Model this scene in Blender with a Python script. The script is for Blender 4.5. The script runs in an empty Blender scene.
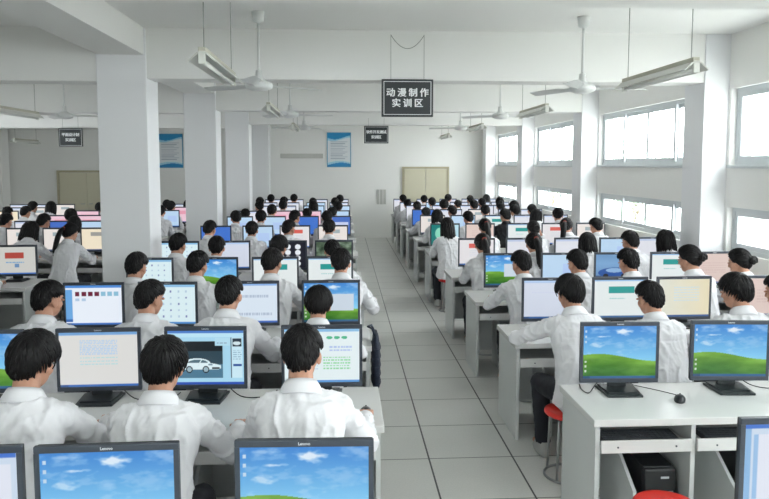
import bpy, bmesh, math, random
import numpy as np
from mathutils import Vector, Matrix, noise

C = bpy.context.scene
COL = C.collection
PI = math.pi
R = random.Random(7)

# ------------------------------------------------------------------ materials
def s2l(c):
    return tuple((x / 12.92 if x <= 0.04045 else ((x + 0.055) / 1.055) ** 2.4) for x in c)

def hexc(h):
    return s2l(tuple(int(h[i:i + 2], 16) / 255 for i in (0, 2, 4)))

def mat(name, col, rough=0.5, metal=0.0, bump=None, var=None, spec=0.5):
    """principled material; bump=(scale,strength[,stretch]); var=(scale, amount) colour mottling"""
    m = bpy.data.materials.new(name); m.use_nodes = True
    nt = m.node_tree; b = nt.nodes['Principled BSDF']
    b.inputs['Base Color'].default_value = (*col, 1)
    b.inputs['Roughness'].default_value = rough
    b.inputs['Metallic'].default_value = metal
    b.inputs['Specular IOR Level'].default_value = spec
    tc = nt.nodes.new('ShaderNodeTexCoord')
    if var:
        n = nt.nodes.new('ShaderNodeTexNoise'); n.inputs['Scale'].default_value = var[0]; n.inputs['Detail'].default_value = 4
        nt.links.new(tc.outputs['Object'], n.inputs['Vector'])
        mx = nt.nodes.new('ShaderNodeMix'); mx.data_type = 'RGBA'
        mx.inputs[6].default_value = (*[c * (1 - var[1]) for c in col], 1)
        mx.inputs[7].default_value = (*[min(1, c * (1 + var[1])) for c in col], 1)
        nt.links.new(n.outputs['Fac'], mx.inputs[0]); nt.links.new(mx.outputs[2], b.inputs['Base Color'])
    if bump:
        n = nt.nodes.new('ShaderNodeTexNoise'); n.inputs['Scale'].default_value = bump[0]; n.inputs['Detail'].default_value = 3
        mp = nt.nodes.new('ShaderNodeMapping')
        if len(bump) > 2: mp.inputs['Scale'].default_value = bump[2]
        nt.links.new(tc.outputs['Object'], mp.inputs['Vector']); nt.links.new(mp.outputs[0], n.inputs['Vector'])
        bp = nt.nodes.new('ShaderNodeBump'); bp.inputs['Strength'].default_value = bump[1]; bp.inputs['Distance'].default_value = 0.01
        nt.links.new(n.outputs['Fac'], bp.inputs['Height']); nt.links.new(bp.outputs[0], b.inputs['Normal'])
    return m

M = {}
M['wall'] = mat('wall_paint', hexc('f1f1ee'), 0.75, var=(0.7, 0.02))
M['ceiling'] = mat('ceiling_paint', hexc('efefed'), 0.8)
M['pillar'] = mat('pillar_paint', hexc('eeeff1'), 0.7)
M['frame'] = mat('window_frame_white', hexc('cbd0d3'), 0.4)
M['door'] = mat('door_cream', hexc('d3ceb6'), 0.5, var=(3, 0.02))
M['door_frame'] = mat('door_frame_tan', hexc('b5ad92'), 0.5)
M['desk'] = mat('desk_laminate', hexc('e0e0de'), 0.26, var=(40, 0.012))
M['desk_side'] = mat('desk_side_laminate', hexc('cfd2d1'), 0.4)
M['black'] = mat('black_plastic', hexc('26282b'), 0.35)
M['bezel'] = mat('bezel_plastic', hexc('3c434d'), 0.4)
M['base'] = mat('base_plastic', hexc('2c3234'), 0.35)
M['key'] = mat('key_plastic', hexc('44484d'), 0.5)
M['silver'] = mat('silver_print', hexc('c8ccd0'), 0.35)
M['red'] = mat('red_stool_plastic', hexc('d8291f'), 0.35)
M['chrome'] = mat('steel_tube', hexc('b4b6b8'), 0.3, 0.9)
M['skin'] = mat('skin', hexc('c4937a'), 0.5, var=(14, 0.05))
M['eye'] = mat('eye_white', hexc('e8e6e2'), 0.2)
M['iris'] = mat('iris_dark', hexc('1a120e'), 0.15)
M['lip'] = mat('lip', hexc('94524c'), 0.5)
M['hair'] = mat('black_hair', (0.006, 0.0055, 0.006), 0.48, bump=(90, 0.6, (1, 1, 0.12)), spec=0.25)
M['shirt'] = mat('white_cotton', hexc('e9e9ec'), 0.85, bump=(16, 0.35), var=(5, 0.02))
M['dark_shirt'] = mat('black_cotton', hexc('1d1d20'), 0.9, bump=(16, 0.35))
M['trousers'] = mat('dark_trousers', hexc('22242b'), 0.85, bump=(20, 0.3))
M['tan_trousers'] = mat('khaki_trousers', hexc('5d574a'), 0.85, bump=(20, 0.3))
M['shoe'] = mat('grey_shoe', hexc('a9a9a6'), 0.6)
M['sole'] = mat('shoe_sole', hexc('e2e2de'), 0.7)
M['sign'] = mat('sign_board_black', hexc('232a2e'), 0.45)
M['sign_text'] = mat('sign_letter_white', hexc('f4f6f7'), 0.5)
M['cord'] = mat('cord', hexc('9a9c98'), 0.6)
M['cable'] = mat('black_cable', hexc('202224'), 0.5)
M['lamp'] = mat('lamp_enamel', hexc('d4d5ce'), 0.4)
M['tube'] = mat('lamp_tube', hexc('e9eae6'), 0.25)
M['lampin'] = mat('lamp_reflector', hexc('b9b7a8'), 0.5)
M['fan'] = mat('fan_enamel', hexc('dcdedd'), 0.4)
M['rail'] = mat('wall_rail', hexc('c4c4bf'), 0.6)
M['bag'] = mat('navy_bag', hexc('20283a'), 0.7, bump=(60, 0.5))
M['tie_red'] = mat('red_hair_tie', hexc('b04a3c'), 0.6)
M['paper'] = mat('paper', hexc('f0f2f2'), 0.8)
M['bark'] = mat('bark', hexc('6a5a48'), 0.9, bump=(12, 0.8))
M['leaf'] = mat('leaf', hexc('93a896'), 0.7, var=(2, 0.35))
M['ground'] = mat('paving', hexc('d0d1ca'), 0.9, var=(0.5, 0.1))
M['house'] = mat('pale_render', hexc('c9c6bd'), 0.9, var=(0.6, 0.06))
M['house_win'] = mat('dark_window', hexc('5a6670'), 0.2)

def glass_mat():
    m = bpy.data.materials.new('window_glass'); m.use_nodes = True; nt = m.node_tree
    nt.nodes.remove(nt.nodes['Principled BSDF'])
    out = nt.nodes['Material Output']
    t = nt.nodes.new('ShaderNodeBsdfTransparent'); t.inputs[0].default_value = (0.95, 0.97, 0.97, 1)
    g = nt.nodes.new('ShaderNodeBsdfGlossy'); g.inputs['Roughness'].default_value = 0.02
    mx = nt.nodes.new('ShaderNodeMixShader'); mx.inputs[0].default_value = 0.05
    nt.links.new(t.outputs[0], mx.inputs[1]); nt.links.new(g.outputs[0], mx.inputs[2]); nt.links.new(mx.outputs[0], out.inputs[0])
    return m
M['glass'] = glass_mat()

def floor_mat():
    m = bpy.data.materials.new('raised_floor_tiles'); m.use_nodes = True; nt = m.node_tree
    b = nt.nodes['Principled BSDF']; N = nt.nodes.new; L = nt.links.new
    tc = N('ShaderNodeTexCoord'); sp = N('ShaderNodeSeparateXYZ'); L(tc.outputs['Object'], sp.inputs[0])
    def math_(op, a, bb=None):
        n = N('ShaderNodeMath'); n.operation = op
        for i, v in enumerate((a, bb)):
            if v is None: continue
            if isinstance(v, (int, float)): n.inputs[i].default_value = v
            else: L(v, n.inputs[i])
        return n.outputs[0]
    def seam(axis, size, off, half):
        v = math_('ADD', axis, off + 600 * size)
        v = math_('MODULO', v, size)
        v = math_('SUBTRACT', v, size / 2); v = math_('ABSOLUTE', v)
        return math_('GREATER_THAN', v, size / 2 - half)
    sx = seam(sp.outputs['X'], 0.6, 0.007, 0.006)
    sy = seam(sp.outputs['Y'], 0.607, -5.264, 0.0048)
    nz = N('ShaderNodeTexNoise'); nz.inputs['Scale'].default_value = 90; nz.inputs['Detail'].default_value = 2; L(tc.outputs['Object'], nz.inputs['Vector'])
    nb = N('ShaderNodeTexNoise'); nb.inputs['Scale'].default_value = 1.3; nb.inputs['Detail'].default_value = 5; L(tc.outputs['Object'], nb.inputs['Vector'])
    r = N('ShaderNodeValToRGB'); r.color_ramp.elements[0].position = 0.3; r.color_ramp.elements[1].position = 0.7
    r.color_ramp.elements[0].color = (*hexc('cfd0cc'), 1); r.color_ramp.elements[1].color = (*hexc('e0e0dc'), 1)
    av = math_('ADD', math_('MULTIPLY', nz.outputs['Fac'], 0.5), math_('MULTIPLY', nb.outputs['Fac'], 0.5)); L(av, r.inputs[0])
    m1 = N('ShaderNodeMix'); m1.data_type = 'RGBA'; L(sy, m1.inputs[0]); L(r.outputs[0], m1.inputs[6]); m1.inputs[7].default_value = (*hexc('6a6c6a'), 1)
    m2 = N('ShaderNodeMix'); m2.data_type = 'RGBA'; L(sx, m2.inputs[0]); L(m1.outputs[2], m2.inputs[6]); m2.inputs[7].default_value = (*hexc('3c3e3e'), 1)
    L(m2.outputs[2], b.inputs['Base Color']); b.inputs['Roughness'].default_value = 0.32
    return m
M['floor'] = floor_mat()

def attr_mat(name, emit=None, rough=0.6):
    m = bpy.data.materials.new(name); m.use_nodes = True; nt = m.node_tree; b = nt.nodes['Principled BSDF']
    a = nt.nodes.new('ShaderNodeAttribute'); a.attribute_name = 'pix'
    if emit is not None:
        b.inputs['Base Color'].default_value = (0.01, 0.01, 0.012, 1); b.inputs['Roughness'].default_value = 0.25
        nt.links.new(a.outputs['Color'], b.inputs['Emission Color']); b.inputs['Emission Strength'].default_value = emit
    else:
        nt.links.new(a.outputs['Color'], b.inputs['Base Color']); b.inputs['Roughness'].default_value = rough
    return m
SCREEN_EMIT = 0.95
M['screen'] = attr_mat('lit_screen', SCREEN_EMIT)
M['print'] = attr_mat('printed_poster')

# ------------------------------------------------------------------ helpers
def new_obj(name, me, mats, parent=None, loc=None):
    o = bpy.data.objects.new(name, me); COL.objects.link(o)
    if me is not None:
        if not isinstance(mats, (list, tuple)): mats = [mats]
        for m in mats: me.materials.append(M[m] if isinstance(m, str) else m)
    if parent is not None: o.parent = parent
    if loc is not None: o.location = loc
    return o

def obj(name, bm, mats, parent=None, smooth=False, loc=None):
    bmesh.ops.recalc_face_normals(bm, faces=bm.faces)
    me = bpy.data.meshes.new(name); bm.to_mesh(me); bm.free()
    if smooth:
        for p in me.polygons: p.use_smooth = True
    return new_obj(name, me, mats, parent, loc)

def tag(o, label, cat, group=None):
    o['label'] = label; o['category'] = cat
    if group: o['group'] = group
    return o

def thing(name, label, cat, loc=(0, 0, 0), group=None, rz=0):
    o = bpy.data.objects.new(name, None); COL.objects.link(o); o.location = loc; o.rotation_euler = (0, 0, rz)
    o.empty_display_size = 0.1
    return tag(o, label, cat, group)

def struct(o):
    o['kind'] = 'structure'; return o

def dup(root, loc, label, group=None, rz=None):
    r = root.copy(); COL.objects.link(r); r.location = loc; r['label'] = label
    if group: r['group'] = group
    if rz is not None: r.rotation_euler = (0, 0, rz)
    for ch in list(root.children):
        c = ch.copy(); COL.objects.link(c); c.parent = r
        for g in list(ch.children):
            d = g.copy(); COL.objects.link(d); d.parent = c
    return r

def box(bm, x0, x1, y0, y1, z0, z1, bev=0.0, mi=0):
    r = bmesh.ops.create_cube(bm, size=1)
    vs = r['verts']
    for v in vs:
        v.co = Vector(((x0 + x1) / 2 + v.co.x * (x1 - x0), (y0 + y1) / 2 + v.co.y * (y1 - y0), (z0 + z1) / 2 + v.co.z * (z1 - z0)))
    fs = {f for v in vs for f in v.link_faces}
    for f in fs: f.material_index = mi
    if bev:
        es = list({e for v in vs for e in v.link_edges})
        r = bmesh.ops.bevel(bm, geom=es, offset=bev, segments=2, affect='EDGES', profile=0.5)
        for f in r['faces']: f.material_index = mi
    return vs

def frame_for(d):
    d = d.normalized(); up = Vector((0, 0, 1)) if abs(d.z) < 0.95 else Vector((1, 0, 0))
    s = d.cross(up).normalized(); return s, s.cross(d).normalized()

def ring(bm, c, s, u, rx, ry, n, pw=2.0):
    out = []
    for i in range(n):
        a = 2 * PI * i / n; ca, sa = math.cos(a), math.sin(a)
        x = math.copysign(abs(ca) ** (2 / pw), ca); y = math.copysign(abs(sa) ** (2 / pw), sa)
        out.append(bm.verts.new(c + s * (x * rx) + u * (y * ry)))
    return out

def bridge(bm, a, b, mi=0):
    n = len(a)
    for i in range(n):
        f = bm.faces.new((a[i], a[(i + 1) % n], b[(i + 1) % n], b[i])); f.material_index = mi

def cap(bm, a, mi=0):
    f = bm.faces.new(a); f.material_index = mi

def tube(bm, pts, rad, n=8, mi=0, caps=True):
    pts = [Vector(p) for p in pts]
    if not isinstance(rad, (list, tuple)): rad = [rad] * len(pts)
    prev = None; first = None
    ps = None
    for i, p in enumerate(pts):
        d = (pts[min(i + 1, len(pts) - 1)] - pts[max(i - 1, 0)])
        if ps is None: s, u = frame_for(d)
        else:
            dn = d.normalized(); s = (ps - dn * ps.dot(dn)).normalized(); u = s.cross(dn).normalized()
        ps = s
        r = ring(bm, p, s, u, rad[i], rad[i], n)
        if prev: bridge(bm, prev, r, mi)
        else: first = r
        prev = r
    if caps: cap(bm, first[::-1], mi); cap(bm, prev, mi)

def loft(bm, rings, n=20, mi=0, pw=2.3):
    """rings: (cx,cy,cz,rx,ry)"""
    prev = None; first = None
    for (cx, cy, cz, rx, ry) in rings:
        r = ring(bm, Vector((cx, cy, cz)), Vector((1, 0, 0)), Vector((0, 1, 0)), rx, ry, n, pw)
        if prev: bridge(bm, prev, r, mi)
        else: first = r
        prev = r
    cap(bm, first[::-1], mi); cap(bm, prev, mi)

def lathe(bm, prof, n=20, c=(0, 0, 0), mi=0):
    loft(bm, [(c[0], c[1], c[2] + z, r, r) for r, z in prof], n, mi, 2.0)

def ball(bm, c, r, sub=2, sc=(1, 1, 1), mat4=None, mi=0):
    res = bmesh.ops.create_icosphere(bm, subdivisions=sub, radius=r)
    for v in res['verts']:
        p = Vector((v.co.x * sc[0], v.co.y * sc[1], v.co.z * sc[2]))
        if mat4 is not None: p = mat4 @ p
        v.co = p + Vector(c)
    for f in {f for v in res['verts'] for f in v.link_faces}: f.material_index = mi

def capsule(bm, a, b, ra, rb, sub=2):
    a = Vector(a); b = Vector(b)
    ball(bm, a, ra, sub); ball(bm, b, rb, sub)
    if (b - a).length > 1e-4:
        tube(bm, [a, b], [ra, rb], 14)

def remeshed(bm, voxel, smooth_it=3, sfac=0.5):
    """fuse everything in bm into one continuous surface"""
    me = bpy.data.meshes.new('tmp'); bmesh.ops.recalc_face_normals(bm, faces=bm.faces); bm.to_mesh(me); bm.free()
    o = bpy.data.objects.new('tmp', me); COL.objects.link(o)
    m = o.modifiers.new('r', 'REMESH'); m.mode = 'VOXEL'; m.voxel_size = voxel; m.use_smooth_shade = True
    s = o.modifiers.new('s', 'SMOOTH'); s.iterations = smooth_it; s.factor = sfac
    dg = bpy.context.evaluated_depsgraph_get(); dg.update()
    me2 = bpy.data.meshes.new_from_object(o.evaluated_get(dg))
    bpy.data.objects.remove(o); bpy.data.meshes.remove(me)
    for p in me2.polygons: p.use_smooth = True
    return me2

def mesh_co(me):
    a = np.empty(len(me.vertices) * 3, np.float32); me.vertices.foreach_get('co', a); return a.reshape(-1, 3)

def prism(bm, poly, axis, a, b, mi=0):
    """poly of 2D points extruded along axis 'x','y','z' from a to b"""
    def P(p, t):
        return {'x': (t, p[0], p[1]), 'y': (p[0], t, p[1]), 'z': (p[0], p[1], t)}[axis]
    A = [bm.verts.new(P(p, a)) for p in poly]; B = [bm.verts.new(P(p, b)) for p in poly]
    bridge(bm, A, B, mi); cap(bm, A[::-1], mi); cap(bm, B, mi)

def text_mesh(s, size, extr=0.0008, spacing=1.0, bold=0.0):
    cu = bpy.data.curves.new('t', 'FONT'); cu.body = s; cu.size = size; cu.extrude = extr; cu.align_x = 'CENTER'; cu.align_y = 'CENTER'
    cu.space_character = spacing; cu.offset = bold; cu.resolution_u = 3
    o = bpy.data.objects.new('t', cu); COL.objects.link(o)
    dg = bpy.context.evaluated_depsgraph_get(); dg.update()
    me = bpy.data.meshes.new_from_object(o.evaluated_get(dg))
    bpy.data.objects.remove(o)
    return me

def grid_picture(name, img, w, h):
    """img: HxWx3 sRGB array, row 0 = top; returns mesh in XZ plane facing -Y, centred"""
    H_, W_ = img.shape[:2]
    img = np.clip(img, 0, 1)
    lin = np.where(img <= 0.04045, img / 12.92, ((img + 0.055) / 1.055) ** 2.4)
    xs = np.linspace(-w / 2, w / 2, W_); zs = np.linspace(h / 2, -h / 2, H_)
    X, Z = np.meshgrid(xs, zs)
    vs = np.stack([X, np.zeros_like(X), Z], -1).reshape(-1, 3)
    idx = np.arange(H_ * W_).reshape(H_, W_)
    fs = np.stack([idx[1:, :-1], idx[1:, 1:], idx[:-1, 1:], idx[:-1, :-1]], -1).reshape(-1, 4)
    me = bpy.data.meshes.new(name); me.from_pydata(vs.tolist(), [], fs.tolist())
    at = me.color_attributes.new('pix', 'FLOAT_COLOR', 'POINT')
    c = np.ones((H_ * W_, 4), np.float32); c[:, :3] = lin.reshape(-1, 3)
    at.data.foreach_set('color', c.ravel())
    return me

ORD = ['zeroth', 'first', 'second', 'third', 'fourth', 'fifth', 'sixth', 'seventh', 'eighth', 'ninth', 'tenth', 'eleventh']
WORLD = 15.0; EXPOSURE = 0.0
# ------------------------------------------------------------------ the setting
WX = 4.22; YB = 19.45; YR = -2.6; XL = -9.45; CZ = 3.5
PF = [7.3, 11.15, 14.95, 18.8]; PD = 0.44
ALLP = [-4.25 + 3.85 * k for k in (0, 1, 2)] + PF   # pillars along the window wall

b = bmesh.new(); box(b, XL - .3, WX + .3, YR - .3, YB + .3, -0.12, 0); struct(obj('floor', b, 'floor'))
b = bmesh.new(); box(b, XL - .3, WX + .3, YR - .3, YB + .3, CZ, CZ + .12); struct(obj('ceiling', b, 'ceiling'))
b = bmesh.new(); box(b, XL - .3, WX + .3, YB, YB + .25, 0, CZ); struct(obj('wall_back', b, 'wall'))
LEFT_FILL_WIN = [(-1.9 + 3.85 * k + .6, -1.9 + 3.85 * k + 3.3) for k in (3,)]  # unseen left-wall window, added to brighten the left half
b = bmesh.new(); box(b, XL - .25, XL, YR, YB, 0, 1.2); box(b, XL - .25, XL, YR, YB, 2.9, CZ)
last = YR
for y0, y1 in LEFT_FILL_WIN + [(YB, YB)]:
    box(b, XL - .25, XL, last, y0, 1.2, 2.9); last = y1
for y in PF: box(b, XL - .01, XL + .3, y, y + .45, 0, CZ)
struct(obj('wall_left', b, 'wall'))

# window wall: strips of wall between the two rows of windows, pillars between the bays
ZS = [(1.13, 1.62), (2.08, 2.91)]
bays = []
ys = [YR] + [0] * 0
edges = [(YR, -0.4)] + [(ALLP[k] + PD, ALLP[k + 1]) for k in range(1, len(ALLP) - 1)] + [(PF[3] + PD, YB)]
b = bmesh.new()
box(b, WX, WX + .25, YR, YB, 0, ZS[0][0]); box(b, WX, WX + .25, YR, YB, ZS[0][1], ZS[1][0]); box(b, WX, WX + .25, YR, YB, ZS[1][1], CZ)
wins = []
for (y0, y1) in edges:
    if y1 - y0 > 2: wins.append((y0 + .05, y1 - .05))
last = YR
for (y0, y1) in wins + [(YB, YB)]:
    for z0, z1 in ZS: box(b, WX, WX + .25, last, y0, z0, z1)
    last = y1
struct(obj('wall_right', b, 'wall'))
for i, y in enumerate([p for p in ALLP if p > YR]):
    b = bmesh.new(); box(b, WX - .28, WX + .02, y, y + PD, 0, CZ, .006); struct(obj('trim_%d' % (i + 1), b, 'pillar'))
b = bmesh.new()
for (y0, y1) in wins: box(b, WX - .035, WX + .02, y0, y1, 2.045, 2.08, .004)
# sills are thin ledges under the upper windows
struct(obj('trim_20', b, 'frame'))

def window(name, y0, y1, z0, z1, ns):
    x = WX + .1
    w = bpy.data.objects.new(name, None); COL.objects.link(w); w.location = (x, y0, z0); struct(w)
    W = y1 - y0; H = z1 - z0
    b = bmesh.new(); t = .045
    box(b, -.04, .04, 0, W, 0, t); box(b, -.04, .04, 0, W, H - t, H); box(b, -.04, .04, 0, t, t, H - t); box(b, -.04, .04, W - t, W, t, H - t)
    obj('window_frame', b, 'frame', w)
    sw = (W - 2 * t) / ns
    for k in range(ns):
        a = t + k * sw - (.02 if k else 0); e = t + (k + 1) * sw + (.02 if k < ns - 1 else 0); xo = -.018 if k % 2 else .018; s = .052
        b = bmesh.new()
        box(b, xo - .015, xo + .015, a, e, t, t + s); box(b, xo - .015, xo + .015, a, e, H - t - s, H - t)
        box(b, xo - .015, xo + .015, a, a + s, t + s, H - t - s); box(b, xo - .015, xo + .015, e - s, e, t + s, H - t - s)
        box(b, xo - .004, xo + .004, a + s, e - s, t + s, H - t - s, 0, 1)
        obj('sash', b, ['frame', 'glass'], w)
n = 30
for (y0, y1) in LEFT_FILL_WIN:
    w = bpy.data.objects.new('window_%d' % n, None); COL.objects.link(w); w.location = (XL - .12, y0, 1.2); struct(w); n += 1  # made-up window that lets extra daylight in from the left
    W = y1 - y0; H = 1.7; b = bmesh.new()
    for k in range(4): box(b, -.03, .03, k * (W - .05) / 3, k * (W - .05) / 3 + .05, 0, H)
    box(b, -.03, .03, 0, W, 0, .05); box(b, -.03, .03, 0, W, H - .05, H); obj('window_frame', b, 'frame', w)
    b = bmesh.new(); box(b, -.004, .004, .02, W - .02, .02, H - .02); obj('pane', b, 'glass', w)
n = 1
for (y0, y1) in wins:
    for z0, z1 in ZS:
        window('window_%d' % n, y0, y1, z0, z1, 4); n += 1

# wall behind the photographer, with unseen windows added and sized to balance the light
b = bmesh.new(); RZ0, RZ1 = 2.2, 2.9
RX = [(-4.6, -2.7), (-2.0, 0.9), (1.1, 4.0)]
box(b, XL, WX, YR - .25, YR, 0, RZ0); box(b, XL, WX, YR - .25, YR, RZ1, CZ)
last = XL
for x0, x1 in RX + [(WX, WX)]:
    box(b, last, x0, YR - .25, YR, RZ0, RZ1); last = x1
struct(obj('wall_rear', b, 'wall'))
for x0, x1 in RX:
    w = bpy.data.objects.new('window_%d' % n, None); COL.objects.link(w); w.location = (x0, YR - .12, RZ0); struct(w); n += 1  # unseen rear window, added for light from behind the camera
    b = bmesh.new(); W = x1 - x0; H = RZ1 - RZ0
    for k in range(4): box(b, k * (W - .05) / 3, k * (W - .05) / 3 + .05, -.03, .03, 0, H)
    box(b, 0, W, -.03, .03, 0, .05); box(b, 0, W, -.03, .03, H - .05, H)
    obj('window_frame', b, 'frame', w)
    b = bmesh.new(); box(b, .02, W - .02, -.004, .004, .02, H - .02); obj('pane', b, 'glass', w)

# free standing pillars between the two halves of the room, beams
PX0, PX1 = -2.56, -2.05
k = 9
for y in [-0.4, 3.45] + PF:
    b = bmesh.new(); box(b, PX0, PX1, y, y + PD, 0, CZ - .01, .008); struct(obj('trim_%d' % k, b, 'pillar')); k += 1
b = bmesh.new()
box(b, PX0 + .02, PX1 - .02, YR, YB, 3.22, CZ)
struct(obj('trim_30', b, 'ceiling'))
for i, y in enumerate([3.45] + PF[:3]):
    b = bmesh.new(); box(b, PX1 - .03, WX, y + .02, y + .34, 2.98 if i == 1 else 2.955, CZ); struct(obj('trim_%d' % (31 + 2 * i), b, 'ceiling'))
    b = bmesh.new(); box(b, XL, PX0 + .03, y + .02, y + .34, [2.95, 2.95, 2.91, 2.87][i], CZ); struct(obj('trim_%d' % (32 + 2 * i), b, 'ceiling'))

# doors in the back wall
def double_door(name, x0, x1, z1):
    d = bpy.data.objects.new(name, None); COL.objects.link(d); d.location = (x0, YB, 0); struct(d)
    W = x1 - x0; b = bmesh.new()
    box(b, 0, .06, -.05, 0, 0, z1); box(b, W - .06, W, -.05, 0, 0, z1); box(b, .06, W - .06, -.05, 0, z1 - .06, z1)
    obj('door_frame', b, 'door_frame', d)
    for s in (0, 1):
        b = bmesh.new(); a = .065 + s * (W / 2 - .06); e = a + W / 2 - .07
        box(b, a, e, -.035, -.002, .01, z1 - .065, .003)
        lf = obj('door_leaf', b, 'door', d)
        b = bmesh.new(); hx = e - .06 if s == 0 else a + .06
        tube(b, [(hx, -.035, 1.0), (hx, -.08, 1.0), (hx + (.1 if s else -.1), -.08, 1.0)], .009)
        obj('door_handle', b, 'chrome', lf, True)
double_door('door_1', 1.66, 3.01, 2.03)
double_door('door_2', -7.96, -6.35, 1.93)

# posters, notice panel and rail on the back wall
def poster(label, x0, x1, z0, z1):
    t = thing('wall_poster', label, 'poster', ((x0 + x1) / 2, YB - .012, (z0 + z1) / 2), 'framed blue and white posters')
    H_, W_ = 70, 50
    v, u = np.mgrid[0:1:H_ * 1j, 0:1:W_ * 1j]
    img = np.ones((H_, W_, 3)) * np.array([.90, .92, .93])
    top = v < .13 + .06 * np.sin(u * 4 + .3)
    img[top] = [.16, .58, .80]
    img[(v < .19 + .05 * np.sin(u * 4.2 + .6)) & ~top] = [.62, .85, .93]
    bot = v > .93 - .05 * np.sin(u * 3.5 - .5); img[bot] = [.18, .55, .78]
    img[(v > .88 - .05 * np.sin(u * 3.4 - .2)) & ~bot] = [.66, .86, .93]
    for k in range(11):
        vv = .26 + k * .05
        img[(abs(v - vv) < .009) & (u > .14) & (u < .86 - .1 * (k % 3))] = [.70, .74, .78]
    me = grid_picture('sheet', img, x1 - x0 - .03, z1 - z0 - .03)
    o = new_obj('printed_sheet', me, 'print', t, (0, -.006, 0))
    b = bmesh.new(); w = (x1 - x0) / 2; h = (z1 - z0) / 2; f = .02
    for q in ((-w, w, -h, -h + f), (-w, w, h - f, h), (-w, -w + f, -h, h), (w - f, w, -h, h)): box(b, q[0], q[1], -.012, .012, q[2], q[3])
    box(b, -w, w, .002, .012, -h, h)
    obj('poster_frame', b, 'poster_frame', t)
M['poster_frame'] = mat('poster_frame_blue', hexc('4f9fc4'), 0.5)
poster('blue and white notice poster on back wall beside the hanging sign', -.48, .20, 2.02, 3.0)
poster('blue and white notice poster seen between the two nearest pillars', -5.2, -4.5, 2.0, 2.95)
t = thing('notice_panel', 'small grey three-column notice panel on back wall left of door', 'notice', (1.065, YB - .01, 1.17))
for k in range(3):
    b = bmesh.new(); box(b, -.135 + k * .095, -.06 + k * .095, -.008, .012, -.21, .21); obj('sheet', b, 'rail', t)
b = bmesh.new(); box(b, -1.79, -.59, YB - .07, YB, 2.27, 2.4, .01); tag(obj('wall_rail', b, 'rail'), 'long pale grey rail mounted on back wall left of poster', 'rail')

# ------------------------------------------------------------------ hanging signs, lamps, fans
def sign(lines, label, x0, x1, z0, z1, y, ztop, garland=False, sizes=((.096, .119), (.096, .119))):
    t = thing('hanging_sign', label, 'sign', ((x0 + x1) / 2, y, (z0 + z1) / 2), 'black hanging signs')
    w = (x1 - x0) / 2; h = (z1 - z0) / 2
    b = bmesh.new(); box(b, -w, w, -.012, .012, -h, h, .006); obj('sign_board', b, 'sign', t)
    b = bmesh.new(); i = .022; f = .006
    for q in ((-w + i, w - i, -h + i, -h + i + f), (-w + i, w - i, h - i - f, h - i), (-w + i, -w + i + f, -h + i, h - i), (w - i - f, w - i, -h + i, h - i)):
        box(b, q[0], q[1], -.0135, -.011, q[2], q[3])
    obj('sign_border', b, 'sign_text', t)
    for s, z, (sz, pitch) in zip(lines, (.052, -.058), sizes):
        bm = bmesh.new()
        for k, ch in enumerate(s):
            me = text_mesh(ch, sz, .001)
            for dz, (dx, dy) in enumerate(((-.0035, 0), (0, .0018), (0, -.0018), (.0035, 0))):
                n0 = len(bm.verts); bm.from_mesh(me); bm.verts.ensure_lookup_table()
                for v in bm.verts[n0:]: v.co.x += (k - (len(s) - 1) / 2) * pitch + dx; v.co.y += dy; v.co.z += dz * .0005
        o = obj('lettering', bm, 'sign_text', t, False, (0, -.0135, z)); o.rotation_euler = (PI / 2, 0, 0)
    for s in (-1, 1):
        b = bmesh.new(); tube(b, [(s * w * .64, 0, h - .005), (s * w * .64, 0, ztop - (z0 + z1) / 2)], .003, 6); obj('cord', b, 'cord', t)
    if garland:
        b = bmesh.new(); pts = []
        for k in range(15):
            u = k / 14; pts.append(((u * 2 - 1) * w * .64, 0, ztop - (z0 + z1) / 2 - .005 - .14 * (1 - (2 * u - 1) ** 2)))
        tube(b, pts, .004, 6); obj('cord', b, 'cord', t)
sign(('动漫制作', '实训区'), 'large black hanging sign over aisle with two lines of white characters', .40, .95, 2.59, 2.985, 7.27, 3.45, True)
sign(('软件开发测试', '实训区'), 'small black hanging sign farther back beside the blue poster', .44, .97, 2.55, 2.93, 14.9, 3.1, False, ((.078, .073), (.078, .073)))
sign(('平面设计制', '实训区'), 'black hanging sign in left half of the room, left of the pillars', -6.04, -5.54, 2.47, 2.86, 14.9, 3.1, False, ((.078, .073), (.078, .073)))

def lamp_proto(label, loc):
    t = thing('tube_lamp', label, 'lamp', loc, 'hanging tube lamps')
    L = 1.2
    b = bmesh.new()   # reflector: a trapezoid trough running along Y
    prof = [(-.085, -.03), (-.03, .022), (.03, .022), (.085, -.03), (.08, -.034), (.026, .012), (-.026, .012), (-.08, -.034)]
    prism(b, prof, 'y', 0, L); obj('reflector', b, 'lamp', t)
    b = bmesh.new(); box(b, -.024, .024, .01, L - .01, .021, .055, .004); obj('housing', b, 'lampin', t)
    b = bmesh.new(); tube(b, [(0, .03, -.03), (0, L - .03, -.03)], .014, 12); obj('tube', b, 'tube', t, True)
    for y in (0, L - .025):
        b = bmesh.new(); box(b, -.022, .022, y, y + .025, -.05, .03, .005); obj('end_cap', b, 'lamp', t)
    for y in (.08, L - .08):
        b = bmesh.new(); tube(b, [(0, y, .05), (0, y, 3.5 - loc[2])], .0035, 6); obj('cable', b, 'cord', t)
    return t
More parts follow.
